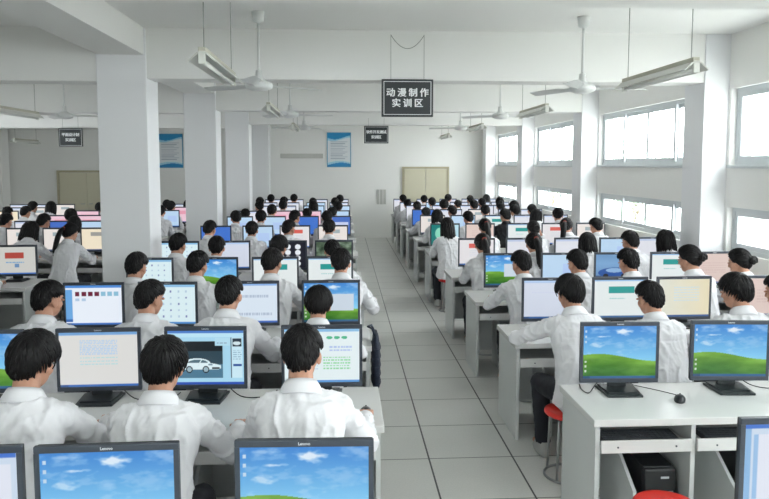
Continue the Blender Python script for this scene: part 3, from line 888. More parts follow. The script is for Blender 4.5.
def person(pose, hair, seed, loc, label, group, rz=0.0, sc=1.0, shirt=None, trousers=None, detail=True):
    q = pose_mesh(pose); hm_, extra = hair_mesh(hair, seed)
    def part(name, me, parent, mt=None, mw=None):
        o = bpy.data.objects.new(name, me); COL.objects.link(o); o.parent = parent
        if mw is not None: o.matrix_local = mw
        if mt:
            o.material_slots[0].link = 'OBJECT'; o.material_slots[0].material = M[mt]
        return o
    r = bpy.data.objects.new('person', q['body']); COL.objects.link(r)
    r.location = loc; r.rotation_euler = (0, 0, rz); r.scale = (sc, sc, sc)
    tag(r, label, 'person', group)
    s = part('shirt', q['shirt'], r, shirt); part('collar', q['collar'], s, shirt)
    if detail:
        for mc in q['cuffs']: part('cuff', mc, s, shirt)
    part('trousers', q['trousers'], r, trousers)
    for ms in q['shoes']: part('shoe', ms, r)
    h = part('hair', hm_, r, None, q['hm'])
    for n_, me in extra.items(): part(n_, me, h)
    return r
# ------------------------------------------------------------------ screens
def pic(w, h): 
    v, u = np.mgrid[0:1:h * 1j, 0:1:w * 1j]; return u, v, np.ones((h, w, 3))
def fbm(u, v, seed, oct=4):
    out = np.zeros(u.shape)
    for i in range(u.shape[0]):
        for j in range(u.shape[1]):
            out[i, j] = noise.fractal(Vector((u[i, j], v[i, j], seed)), .9, 2.1, oct)
    return out
def rect(img, u, v, u0, u1, v0, v1, c):
    img[(u >= u0) & (u < u1) & (v >= v0) & (v < v1)] = c
def taskbar(img, u, v, c=(.25, .45, .75)):
    rect(img, u, v, -1, 2, .955, 2, c); rect(img, u, v, -1, .1, .955, 2, [x * .8 for x in c])
def hill(w, h):
    u, v, img = pic(w, h)
    t = np.clip(v / .62, 0, 1)[..., None]
    img[:] = (1 - t) * np.array([.22, .52, .83]) + t * np.array([.52, .80, .95])
    n = fbm(u * 4.2, v * 9, 3.3); n2 = fbm(u * 9, v * 16, 8.1, 3)
    cl = np.clip((n + .35 * n2 - .12 + .25 * np.clip(v - .25, 0, .3)) * 2.6, 0, 1)[..., None] * (v < .66)[..., None]
    for cu, cv, ru, rv in ((.80, .34, .15, .085), (.5, .36, .07, .05), (.93, .06, .13, .07), (.17, .05, .12, .04), (.17, .36, .1, .04), (.28, .2, .07, .02), (.55, .1, .1, .06)):
        q = np.clip(1.25 - np.sqrt(((u - cu) / ru) ** 2 + ((v - cv) / rv) ** 2) + n2 * .9, 0, 1)[..., None]; cl = np.maximum(cl * .8, q * .9)
    img[:] = img * (1 - cl) + np.array([.93, .96, .99]) * cl
    ridge = .57 - .045 * np.sin(np.clip(u * 1.5 + .15, 0, 1.6) * PI) + .06 * u ** 2
    g = v > ridge
    gt = np.clip((v - ridge) / .42, 0, 1)[..., None]
    gn = fbm(u * 3, v * 7, 5.5, 3)[..., None]
    gc = (1 - gt) * np.array([.47, .68, .22]) + gt * np.array([.16, .42, .10]) + gn * .10
    img[g] = gc[g]
    taskbar(img, u, v, (.16, .36, .55))
    for k in range(3): rect(img, u, v, .02, .045, .66 + k * .09, .70 + k * .09, (.8, .85, .8))
    for k in range(3): rect(img, u, v, .02, .045, .08 + k * .1, .12 + k * .1, (.75, .85, .92))
    return img
def lines(img, u, v, u0, u1, v0, v1, n, c, seed=1, gap=.45, words=True):
    rr = random.Random(seed); st = (v1 - v0) / n
    for k in range(n):
        x = u0; a = v0 + k * st
        while x < u1:
            wl = rr.uniform(.015, .05) if words else (u1 - u0) * rr.uniform(.6, 1)
            rect(img, u, v, x, min(x + wl, u1), a, a + st * gap, c); x += wl + .012
def content(kind, w=97, h=73):
    u, v, img = pic(w, h)
    if kind == 'hill': return hill(161, 121)
    if kind == 'hill_window':
        img = hill(97, 73); rect(img, u, v, .45, .92, .28, .72, (.80, .85, .90)); return img
    if kind == 'table_doc':
        u, v, img = pic(145, 109); img[:] = (.87, .87, .86); rect(img, u, v, 0, 1, 0, .05, (.45, .65, .85)); lines(img, u, v, .26, .74, .14, .42, 9, (.72, .82, .92), 3, .62); lines(img, u, v, .26, .74, .46, .64, 3, (.70, .86, .88), 4, .3)
        taskbar(img, u, v, (.22, .42, .72))
    elif kind == 'car_editor':
        u, v, img = pic(161, 121); img[:] = (.66, .85, .94); rect(img, u, v, 0, 1, 0, .05, (.3, .5, .8)); rect(img, u, v, 0, 1, .05, .12, (.74, .9, .97))
        rect(img, u, v, .14, .72, .2, .88, (.30, .48, .58)); rect(img, u, v, .14, .72, .2, .40, (.05, .09, .11)); rect(img, u, v, .14, .72, .38, .62, (.17, .27, .32))
        rect(img, u, v, .62, .82, .14, .28, (.72, .88, .95)); lines(img, u, v, .65, .78, .22, .25, 1, (.5, .6, .7))
        # white coupe: lower body, cabin, bonnet, wheels
        X = (u - .44) / .26; Y = (v - .62) / .2
        body = (np.abs(X) < 1) & (Y < .52 - .1 * (np.abs(X) > .9)) & (Y > -.06 - .14 * np.cos(X * 1.5 + .3) + .16 * np.clip(X, 0, 1) ** 2)
        cab = ((X + .22) / .66) ** 2 + ((Y + .1) / .44) ** 2 < 1
        img[body | (cab & (Y < .2))] = (.88, .95, .97)
        win = ((X + .18) / .5) ** 2 + ((Y + .1) / .33) ** 2 < 1; img[win & (Y < -.14)] = (.30, .42, .47); img[(np.abs(X + .12 + Y * .3) < .03) & win] = (.86, .93, .95)
        for cx in (-.62, .22):
            wq = ((X - cx) / .17) ** 2 + ((Y - .5) / .34) ** 2; img[wq < 1] = (.10, .15, .18); img[wq < .45] = (.62, .72, .76)
        img[(np.abs(X - .72) < .2) & (np.abs(Y - .38) < .1)] = (.1, .14, .18); img[((X - .45) / .12) ** 2 + ((Y - .05) / .1) ** 2 < 1] = (.5, .6, .66)
        rect(img, u, v, .84, .98, .13, .88, (.80, .92, .97)); rect(img, u, v, .83, .84, .13, .88, (.2, .3, .4)); rect(img, u, v, .855, .975, .15, .30, (.12, .2, .26))
        img[(((u - .91) / .05) ** 2 + ((v - .235) / .035) ** 2) < 1] = (.85, .92, .94)
        lines(img, u, v, .86, .97, .36, .56, 5, (.55, .7, .8), 5, .35); rect(img, u, v, .86, .975, .62, .66, (.15, .32, .6)); taskbar(img, u, v, (.16, .32, .7))
    elif kind == 'chart_doc':
        u, v, img = pic(145, 109); img[:] = (.90, .95, .96); rect(img, u, v, 0, 1, 0, .05, (.55, .75, .9))
        for x in (.60, .70, .80): img[(((u - x) / .04) ** 2 + ((v - .16) / .03) ** 2) < 1] = (.3, .72, .55)
        lines(img, u, v, .6, .9, .32, .44, 2, (.7, .78, .93), 6, .6); lines(img, u, v, .52, .88, .52, .78, 5, (.55, .85, .62), 7, .5); lines(img, u, v, .1, .45, .2, .8, 10, (.75, .82, .9), 8, .3); taskbar(img, u, v, (.35, .6, .85))
    elif kind == 'photo_list':
        img[:] = (.92, .95, .99); rect(img, u, v, 0, .12, .1, .92, (.42, .66, .88)); rect(img, u, v, 0, 1, 0, .06, (.3, .55, .85))
        for k in range(7): rect(img, u, v, .17 + k * .115, .25 + k * .115, .16, .27, ((.42, .1, .22) if k < 4 else (.55, .75, .85)))
        for k in range(2): rect(img, u, v, .17 + k * .115, .24 + k * .115, .33, .39, (.7, .8, .9))
        rect(img, u, v, .0, .12, .85, .92, (.2, .4, .7)); taskbar(img, u, v)
    elif kind == 'icon_grid':
        img[:] = (.86, .94, .96); rect(img, u, v, 0, 1, 0, .06, (.55, .75, .9))
        for i in range(6):
            for j in range(5):
                rect(img, u, v, .12 + i * .14, .15 + i * .14, .15 + j * .16, .20 + j * .16, (.70, .80, .88) if (i + j) % 3 else (.45, .5, .7))
        taskbar(img, u, v, (.3, .55, .8))
    elif kind == 'text_doc':
        img[:] = (.86, .91, .96); lines(img, u, v, .3, .85, .28, .36, 1, (.70, .76, .84), 9, .9); lines(img, u, v, .25, .9, .74, .82, 1, (.70, .76, .84), 10, .9); rect(img, u, v, 0, 1, 0, .05, (.55, .7, .9)); taskbar(img, u, v, (.25, .42, .75))
    elif kind == 'teal_doc':
        img[:] = (.90, .93, .93); rect(img, u, v, .28, .78, .18, .36, (.13, .60, .58)); lines(img, u, v, .3, .6, .48, .54, 1, (.6, .8, .8), 11, .5); rect(img, u, v, 0, 1, 0, .04, (.6, .75, .9)); taskbar(img, u, v, (.22, .40, .6))
    elif kind == 'cream_doc':
        img[:] = np.array([.88, .89, .84]); img += (u[..., None] * np.array([.03, -.02, -.10])); lines(img, u, v, .3, .8, .2, .62, 6, (.80, .88, .92), 12, .4); taskbar(img, u, v, (.2, .36, .58))
    elif kind == 'pink_doc':
        img[:] = (.88, .80, .77); lines(img, u, v, .2, .8, .3, .7, 5, (.84, .74, .72), 13, .4); taskbar(img, u, v, (.45, .5, .65))
    elif kind == 'red_header':
        img[:] = (.90, .89, .90); rect(img, u, v, .28, .78, .15, .32, (.85, .38, .34)); lines(img, u, v, .3, .8, .42, .7, 4, (.82, .84, .88), 14, .4); taskbar(img, u, v)
    elif kind == 'red_blue_doc':
        img[:] = (.80, .80, .78); rect(img, u, v, .22, .70, .2, .42, (.68, .28, .24)); lines(img, u, v, .25, .7, .55, .62, 1, (.4, .62, .8), 15, .6); rect(img, u, v, .46, .58, .62, .76, (.42, .56, .72)); taskbar(img, u, v)
    elif kind == 'grey_header':
        img[:] = (.92, .89, .87); rect(img, u, v, .3, .75, .14, .32, (.62, .68, .70)); lines(img, u, v, .3, .75, .42, .6, 2, (.85, .85, .85), 16, .4); taskbar(img, u, v, (.3, .36, .5))
    elif kind == 'warm_header':
        img[:] = (.95, .90, .80); rect(img, u, v, .3, .75, .14, .32, (.62, .62, .60)); taskbar(img, u, v, (.3, .36, .5))
    elif kind == 'blank_white':
        img[:] = (.84, .87, .93); img -= v[..., None] * .03; lines(img, u, v, .15, .85, .3, .36, 1, (.81, .84, .92), 17, .4); rect(img, u, v, 0, 1, 0, .06, (.70, .80, .93)); taskbar(img, u, v, (.2, .38, .62))
    elif kind == 'pale':
        img[:] = (.88, .89, .92); rect(img, u, v, 0, 1, 0, .07, (.75, .80, .9)); taskbar(img, u, v, (.35, .45, .65))
    elif kind == 'pale_blue':
        img[:] = (.74, .85, .95); rect(img, u, v, .5, .9, .3, .7, (.70, .80, .95)); taskbar(img, u, v)
    elif kind == 'blue':
        img[:] = (.25, .45, .80); taskbar(img, u, v, (.16, .3, .6))
    elif kind == 'blue_window':
        img[:] = (.27, .43, .76); rect(img, u, v, .35, .93, .3, .6, (.78, .82, .93)); taskbar(img, u, v, (.16, .3, .6))
    elif kind == 'pink':
        img[:] = (.93, .78, .84); rect(img, u, v, .2, .8, .2, .45, (.9, .62, .7)); taskbar(img, u, v, (.5, .5, .7))
    elif kind == 'black_white':
        img[:] = (.08, .09, .14)
        for i in range(3):
            for j in range(4):
                img[(((u - .22 - i * .28) / .08) ** 2 + ((v - .18 - j * .22) / .1) ** 2) < 1] = (.92, .94, .96)
    elif kind == 'green_photo':
        n = fbm(u * 5, v * 5, 2.2)[..., None]; img[:] = np.array([.30, .38, .30]) + n * .25
    elif kind == 'green_face':
        img[:] = (.08, .48, .46); img[(((u - .3) / .16) ** 2 + ((v - .45) / .3) ** 2) < 1] = (.55, .85, .75); rect(img, u, v, .62, 1, 0, 1, (.72, .85, .9))
    elif kind == 'car_photo':
        u, v, img = pic(121, 91); img[:] = (.38, .55, .72); img += (.5 - np.abs(v - .3))[..., None] * .2; rect(img, u, v, 0, 1, .72, 1, (.16, .26, .40))
        X = (u - .48) / .42; Y = (v - .62) / .2
        img[((X ** 2 + (Y / .9) ** 2) < 1) & (Y < .55)] = (.12, .32, .62); img[(((X + .05) / .5) ** 2 + ((Y + .42) / .38) ** 2) < 1] = (.55, .7, .85)
        for cx in (-.55, .5): img[(((X - cx) / .16) ** 2 + ((Y - .5) / .36) ** 2) < 1] = (.06, .08, .12)
    elif kind == 'editor_window':
        img[:] = (.80, .86, .93); rect(img, u, v, 0, 1, 0, .05, (.25, .45, .8)); rect(img, u, v, 0, .06, .05, 1, (.55, .72, .88)); rect(img, u, v, .12, .95, .12, .9, (.88, .90, .95)); rect(img, u, v, .08, .12, .12, .9, (.6, .75, .9))
    return img
SAY = dict(hill='green hill desktop', hill_window='green hill behind window', table_doc='pale blue text table', car_editor='white car in photo editor', chart_doc='green chart', photo_list='row of red thumbnails',
           icon_grid='small icons', text_doc='pale text page', teal_doc='page with teal header', cream_doc='cream text page', pink_doc='pinkish page', red_header='page with red header', red_blue_doc='red header and blue figure',
           grey_header='page with grey header', warm_header='yellowish page', blank_white='blank pale page', pale='pale page', pale_blue='light blue page', blue='plain blue desktop', blue_window='blue desktop with white window',
           pink='pink page', black_white='white shapes on black', green_photo='dark green photo', green_face='teal picture', car_photo='blue car photo', editor_window='program window')
_scr = {}
SW, SH, ST = .43, .312, .006
def screen_mesh(kind):
    if kind not in _scr:
        _scr[kind] = grid_picture('screen', content(kind), SW, SH); _scr[kind].materials.append(M['screen'])
    return _scr[kind]

# ------------------------------------------------------------------ monitor
def monitor_meshes():
    W, H, Z0 = .465, .362, .052
    out = {}
    def fin(name, bm, mt, smooth=False):
        bmesh.ops.recalc_face_normals(bm, faces=bm.faces); me = bpy.data.meshes.new(name); bm.to_mesh(me); bm.free(); me.materials.append(M[mt]); out[name] = me
        if smooth:
            for p in me.polygons: p.use_smooth = True
    b = bmesh.new(); sx = SW / 2; top = Z0 + H; cz = Z0 + .026 + SH / 2
    box(b, -W / 2, W / 2, -.004, .014, cz + SH / 2, top, .003); box(b, -W / 2, W / 2, -.004, .014, Z0, cz - SH / 2, .003)
    box(b, -W / 2, -sx, -.0035, .014, cz - SH / 2, cz + SH / 2); box(b, sx, W / 2, -.0035, .014, cz - SH / 2, cz + SH / 2)
    fin('bezel', b, 'bezel')
    b = bmesh.new(); box(b, -W / 2 + .003, W / 2 - .003, .006, .03, Z0 + .003, top - .003, .004)
    prism(b, [(-W * .34, .03), (W * .34, .03), (W * .26, .058), (-W * .26, .058)], 'z', Z0 + .06, top - .07)
    fin('back_cover', b, 'black')
    b = bmesh.new(); box(b, -.055, .055, .028, .05, .015, Z0 + .14, .004); fin('neck', b, 'base')
    b = bmesh.new()
    prism(b, [(-.1, -.115), (.1, -.115), (.115, .085), (-.115, .085)], 'z', 0, .012); prism(b, [(-.085, -.08), (.085, -.08), (.1, .08), (-.1, .08)], 'z', .012, .02)
    fin('base', b, 'base')
    lg = text_mesh('Lenovo', .0135, .0004, 1.0, .0004); lg.materials.clear(); lg.materials.append(M['silver']); out['logo'] = lg
    out['_cz'] = cz; out['_lz'] = (cz + SH / 2 + top) / 2
    return out
MM = monitor_meshes()
def monitor(loc, kind, label, group, rz=0.0, detail=2):
    t = thing('monitor', label, 'monitor', loc, group, rz)
    pan = []
    def part(name, me, l=(0, 0, 0), r=None, par=t):
        o = bpy.data.objects.new(name, me); COL.objects.link(o); o.parent = par; o.location = l
        if r: o.rotation_euler = r
        return o
    part('base', MM['base']); part('neck', MM['neck'])
    b_ = part('bezel', MM['bezel']); part('back_cover', MM['back_cover'])
    part('screen', screen_mesh(kind), (0, -.0005, MM['_cz']))
    if detail > 1: part('logo', MM['logo'], (0, -.0048, MM['_lz']), (PI / 2, 0, 0), b_)
    return t

# ------------------------------------------------------------------ stools, desks, computers
def stool_meshes():
    o = {}
    def fin(name, bm, mt, smooth=True):
        bmesh.ops.recalc_face_normals(bm, faces=bm.faces); me = bpy.data.meshes.new(name); bm.to_mesh(me); bm.free(); me.materials.append(M[mt]); o[name] = me
        for p in me.polygons: p.use_smooth = smooth
    b = bmesh.new(); lathe(b, [(.05, .425), (.150, .425), (.158, .432), (.16, .443), (.156, .452), (.14, .458), (.06, .46)], 28); fin('seat', b, 'red')
    legs = []
    for k in range(4):
        a = PI / 4 + k * PI / 2; b = bmesh.new()
        tube(b, [(math.cos(a) * .10, math.sin(a) * .10, .427), (math.cos(a) * .135, math.sin(a) * .135, .40), (math.cos(a) * .15, math.sin(a) * .15, .02)], .0085, 8)
        fin('leg%d' % k, b, 'chrome')
    b = bmesh.new(); tube(b, [(math.cos(q * PI / 14) * .152, math.sin(q * PI / 14) * .152, .010) for q in range(29)], .0085, 8); fin('foot_ring', b, 'chrome')
    return o
SM = stool_meshes()
def stool(loc, label, group='red-topped stools'):
    t = thing('stool', label, 'stool', loc, group)
    for n_, me in SM.items():
        o = bpy.data.objects.new('leg' if n_.startswith('leg') else n_, me); COL.objects.link(o); o.parent = t
    return t

def desk(x0, x1, yf, seats, label, group, depth=.62, detail=False):
    """a long computer desk with a keyboard tray and a bay per seat"""
    t = thing('computer_desk', label, 'desk', (x0, yf, 0), group)
    L = x1 - x0; D = depth
    b = bmesh.new(); box(b, 0, L, 0, D, .71, .75, .004); obj('worktop', b, 'desk', t)
    cuts = [.03] + [(seats[i] + seats[i + 1]) / 2 - x0 for i in range(len(seats) - 1)] + [L - .03]
    for c in cuts:
        b = bmesh.new(); box(b, c - .0125, c + .0125, .025, D - .02, 0, .71, .001); obj('side_panel', b, 'desk_side', t)
    b = bmesh.new(); box(b, .0425, L - .0425, D - .06, D - .042, .12, .71); obj('back_panel', b, 'desk_side', t)
    for i in range(len(cuts) - 1):
        a, e = cuts[i] + .0135, cuts[i + 1] - .0135
        b = bmesh.new(); box(b, a + .004, e - .004, .02, D - .1, .585, .60)
        tr = obj('keyboard_tray', b, 'desk_side', t)
        b = bmesh.new(); box(b, a, e, .004, .02, .565, .632, .003); fr = obj('tray_front', b, 'desk', tr)
        for q in (.18, .82):
            if detail:
                b = bmesh.new(); xq = a + (e - a) * q; tube(b, [(xq, .006, .598), (xq, .001, .598)], .005, 10); obj('screw', b, 'bezel', tr)
        if e - a > .4:
            q = a + (e - a) * .42
            b = bmesh.new(); prism(b, [(.05, .005), (.05, .33), (.32, .50), (D - .07, .50), (D - .07, .005)], 'x', q - .009, q + .009); obj('divider', b, 'desk_side', t)
            b = bmesh.new(); box(b, a, q - .01, D - .2, D - .065, .50, .518); obj('shelf', b, 'desk_side', t)
    return t

def tower(loc, label):
    t = thing('computer_tower', label, 'computer', loc, 'black computer towers')
    b = bmesh.new(); box(b, -.088, .088, .02, .42, .012, .43, .006); obj('case', b, 'black', t)
    b = bmesh.new(); box(b, -.09, .09, -.012, .02, .01, .43, .012); f = obj('front_cover', b, 'black', t)
    b = bmesh.new(); box(b, -.07, .07, -.015, -.011, .30, .303); obj('trim_strip', b, 'silver', f)
    b = bmesh.new(); box(b, .0, .045, -.0155, -.011, .375, .386); obj('badge', b, 'silver', f)
    b = bmesh.new(); tube(b, [(.055, -.011, .23), (.055, -.017, .23)], .012, 14); obj('power_button', b, 'key', f)
    for x in (-.06, .06):
        for y in (.05, .37):
            b = bmesh.new(); lathe(b, [(.015, 0), (.012, .014)], 12, (x, y, 0)); obj('foot', b, 'black', t)
    return t

def keyboard(loc, label, w=.42):
    t = thing('keyboard', label, 'keyboard', loc, 'black keyboards in desk trays')
    b = bmesh.new(); prism(b, [(0, 0), (.15, 0), (.15, .024), (.0, .014)], 'x', -w / 2, w / 2); obj('keyboard_body', b, 'black', t)
    b = bmesh.new()
    for j in range(6):
        n = 15 if j else 9; step = (w - .02) / n
        for i in range(n):
            if j == 0 and 2 < i < 6:
                if i == 3: box(b, -w / 2 + .01 + 3 * step, -w / 2 + .01 + 6 * step - .003, .008, .024, .014, .021)
                continue
            y = .008 + j * .0225; z = .014 + y * .067
            box(b, -w / 2 + .01 + i * step, -w / 2 + .01 + (i + 1) * step - .003, y, y + .018, z, z + .006)
    obj('key_bed', b, 'key', t)
    return t

def mouse(loc, label, rz=0, cable=None):
    t = thing('mouse', label, 'mouse', loc, 'black mice on the desks', rz)
    b = bmesh.new(); loft(b, [(0, 0, 0, .029, .052), (0, 0, .008, .031, .055), (0, -.004, .022, .027, .046), (0, -.01, .033, .018, .03), (0, -.012, .037, .007, .012)], 24, 0, 2.3); obj('shell', b, 'black', t, True)
    b = bmesh.new(); tube(b, [(-.004, .026, .027), (.004, .026, .027)], .009, 12); obj('scroll_wheel', b, 'key', t, True)
    if cable:
        b = bmesh.new(); tube(b, cable, .0022, 6); obj('cable', b, 'cable', t, True)
    return t
# ------------------------------------------------------------------ layout: desks, monitors, students
PSI = math.radians(3.398); PIT = math.atan(53 / 680)
def px2x(px, y, z=.97):
    k = (px - 384.5) / 680
    return (y * math.sin(PSI) + k * (y * math.cos(PSI) * math.cos(PIT) - (z - 2.08) * math.sin(PIT))) / (math.cos(PSI) - k * math.sin(PSI) * math.cos(PIT))
SEAT = ['aisle seat', 'second from aisle', 'third from aisle', 'fourth from aisle', 'fifth from aisle']
HAIRSAY = dict(short='short black hair', short_full='thick black hair', short_spiky='spiky black hair', bob='bobbed black hair', long_loose='long loose black hair', ponytail='black ponytail', bun='black hair bun')
YS_L = [2.22, 3.86, 5.39, 6.82, 8.3, 10.4, 12.3, 13.8, 15.5, 16.85, 18.4]
YS_R = [3.83, 5.40, 6.95, 8.42, 10.6, 12.4, 14.05, 15.5, 16.85, 18.4]
HP = {'short': 3, 'short_full': 2, 'short_spiky': 1, 'ponytail': 1, 'bun': 1, 'bob': 1, 'long_loose': 1}

def seat_student(x, ys, pose, hair, seed, where, grp, rz=0, sc=1.0, dy=0.0, sdx=0.0, **kw):
    rootY = ys - 1.06 + dy
    say = HAIRSAY[hair]
    top = 'black shirt' if kw.get('shirt') == 'dark_shirt' else 'white shirt'
    person(pose, hair, seed, (x, rootY, 0), 'student with %s, %s, %s' % (say, top, where), grp, math.radians(rz), sc, **kw)
    st = stool((x + sdx, rootY, 0), 'red-topped stool under student, %s' % where)
    st.scale = (1, 1, sc)

# --- left block
MG_L = 'monitors left of the aisle'; PG_L = 'students left of the aisle'; DG = 'long white computer desks'
L_MON = {   # row: [(px centre, content)], from the aisle outwards
    0: [(-.137, 'hill'), (-.783, 'hill'), (-1.29, 'editor_window')],
    1: [(322, 'chart_doc'), (206, 'car_editor'), (99, 'table_doc'), (-18, 'hill')],
    2: [(331, 'hill_window'), (250, 'text_doc'), (168, 'icon_grid'), (94, 'photo_list')],
    3: [(330, 'teal_doc'), (275.5, 'teal_doc'), (215, 'hill'), (150, 'icon_grid')],
    4: [(334, 'green_photo'), (288, 'black_white'), (231, 'blank_white'), (180, 'icon_grid')],
    5: [(333, 'grey_header'), (295, 'red_header'), (258, 'pale_blue'), (216, 'blue')],
    6: [(338, 'blue_window'), (306, 'blue'), (273, 'pale_blue'), (240, 'pale_blue')],
    7: [(338, 'pale_blue'), (310, 'pink'), (280, 'pink'), (250, 'pale')],
    8: [(340, 'pale_blue'), (314, 'pale_blue'), (286, 'pale'), (262, 'pale')],
    9: [(339, 'pale'), (316, 'pale_blue'), (290, 'pale'), (268, 'pale')],
    10: [(340, 'pale'), (319, 'pale'), (295, 'pale'), (274, 'pale')],
}
L_PPL = {   # row: [(px of head or None, pose, hair, seed)] from the aisle outwards
    1: [(302, 'mouse_right', 'short', 1), (164, 'mouse_right', 'short_spiky', 1), (34, 'slight_right', 'short_full', 1), None],
    2: [(318, 'typing_low', 'short_full', 2), (229, 'mouse_right', 'short', 2), (151, 'look_right', 'short', 3), (50, 'look_right', 'short', 1)],
    3: [(341, 'mouse_right', 'short', 1), (272, 'slight_right', 'short', 3), (198, 'slight_right', 'short', 2), (137, 'slight_right', 'short', 1)],
    4: [(332, 'typing_low', 'short', 2), (279, 'slight_right', 'short_full', 2), (217, 'typing', 'short', 1), (171, 'slight_right', 'short', 3)],
    5: [(329, 'typing', 'short', 3), (289, 'look_right', 'short', 2), (252, 'typing', 'short', 1), (210, 'slight_right', 'short', 2)],
    6: [(327, 'typing', 'short', 1), (295, 'look_right', 'short', 3), (261, 'typing', 'short', 1), (228, 'slight_left', 'short', 2)],
    7: [(332, 'typing_low', 'short', 2), (307, 'typing_low', 'short', 1), (272, 'typing', 'short', 2), (245, 'typing_low', 'short', 3)],
    8: [(338, 'typing', 'short_full', 2), (313.5, 'girl', 'bob', 1), (283, 'typing', 'short', 1), (255, 'slight_left', 'short', 2)],
    9: [(335, 'typing', 'short', 2), (313, 'typing', 'short', 3), (284, 'slight_right', 'short', 2), (260, 'typing', 'short', 1)],
    10: [(340, 'slight_left', 'short', 3), None, (294, 'typing', 'short', 2), (271, 'typing', 'short', 1)],
}
for r, ys in enumerate(YS_L):
    rn = '%s row left side' % ('nearest empty' if r == 0 else ORD[r] + ' seated')
    xl, xr = (-2.28, .2) if r not in (0, 1, 8) else ((-1.66, .2) if r == 0 else ((-2.4, .2) if r == 1 else (-2.0, .2)))
    cols = [-1.97, -1.37, -.74, -.13] if r else [-1.35, -.76, -.13]
    if r == 8: cols[0] = -1.75
    desk(xl, xr, ys - .48, cols, 'long white computer desk, %s' % rn, DG, detail=r < 3)
    for c, (px, kind) in enumerate(L_MON[r]):
        x = px if r == 0 else px2x(px, ys)
        x = max(x, xl + .235)
        rz = {0: 0, 1: 0}.get(r, 0)
        monitor((x, ys, .7502), kind, 'monitor showing %s, %s, %s' % (SAY[kind], rn, SEAT[c]), MG_L, math.radians(R.uniform(-3, 3) if r else (-2, 1, 2)[c]), 2 if r < 6 else 1)
    for c, q in enumerate(L_PPL.get(r, ())):
        if not q: continue
        px, pose, hair, seed = q; yh = ys - .76; x = px2x(px, yh, 1.23)
        if r in (4, 6, 8): x = max(x, -1.82)
        dy = 0
        if r == 1: dy = -.05; x = px2x(px, yh - .05, 1.23)
        seat_student(x, ys, pose, hair, seed, '%s, %s' % (rn, SEAT[c]), PG_L, sc=R.uniform(.985, 1.02) if r > 1 else (1.02, .985, 1.02)[c], dy=dy, detail=r < 6)

# --- right block
MG_R = 'monitors right of the aisle'; PG_R = 'students right of the aisle'
R_MON = {
    0: [(1.61, 'hill'), (2.28, 'hill'), (2.93, 'hill')],
    1: [(550, 'blank_white'), (620, 'teal_doc'), (684, 'cream_doc'), (772, 'pink_doc')],
    2: [(506, 'hill_window'), (563, 'pale_blue'), (616, 'car_photo'), (672, 'teal_doc'), (726, 'pink_doc')],
    3: [(476.5, 'red_header'), (524, 'pale'), (572, 'pale'), (617, 'pale_blue'), (666, 'pale')],
    4: [(445, 'green_face'), (480, 'pink_doc'), (521.5, 'teal_doc'), (556, 'red_header'), (592, 'grey_header')],
    5: [(432.5, 'grey_header'), (463, 'pale_blue'), (497, 'teal_doc'), (526, 'pale'), (562, 'pale')],
    6: [(423, 'blue'), (451, 'pale'), (479, 'grey_header'), (509, 'pale'), (536, 'pale')],
    7: [(416, 'pale'), (442, 'pale'), (470, 'pale'), (495, 'pale'), (515, 'pale')],
    8: [(409, 'pale'), (435, 'pale_blue'), (459, 'pale'), (481, 'pale'), (500, 'pale')],
    9: [(402, 'pale'), (425, 'pale'), (448, 'pale'), (470, 'pale'), (489, 'pale')],
}
R_PPL = {
    1: [(571, 'reach_left', 'short_full', 1), (649, 'slight_left', 'short', 2), (734, 'look_left', 'short_full', 2), (778, 'look_left', 'short', 1)],
    2: [(521, 'slight_left', 'short', 3), (577, 'slight_left', 'short', 1), (628, 'slight_left', 'short', 2), (688, 'girl_left', 'bun', 1), (754, 'girl_left', 'bun', 1)],
    3: [(482, 'girl', 'ponytail', 1), (533, 'girl', 'ponytail', 1), (587, 'typing', 'bob', 1), (630, 'slight_left', 'short', 1), (681, 'girl', 'bob', 1)],
    4: [(447, 'girl', 'long_loose', 1), (484.5, 'girl', 'ponytail', 1), (534, 'hand_face', 'bun', 1), (566, 'girl_right', 'ponytail', 1), (601, 'slight_left', 'short', 3)],
    5: [(437, 'girl', 'bob', 1), (468, 'slight_left', 'short', 2), (505, 'slight_left', 'short', 1), (536, 'girl_right', 'bob', 1), (566, 'slight_right', 'short', 2)],
    6: [(426, 'typing_low', 'short', 1), (452, 'slight_left', 'short', 3), (485, 'typing', 'short', 2), (514.5, 'slight_left', 'short_full', 1), (548, 'typing', 'short', 1)],
    7: [(417, 'typing', 'short', 3), (444, 'typing', 'short_full', 2), (474, 'typing', 'short', 1), (500, 'typing', 'short', 2), (523, 'girl_left', 'bob', 1)],
    8: [(407.5, 'typing_low', 'short', 2), (432, 'typing', 'short', 1), (458, 'typing_low', 'short', 3), (482, 'typing', 'short', 2), (508, 'typing', 'short_full', 1)],
    9: [(403, 'typing', 'short', 1), (424, 'typing', 'short', 2), (448, 'slight_right', 'short', 3), (470, 'typing', 'short', 1), (491, 'girl', 'bob', 1)],
}
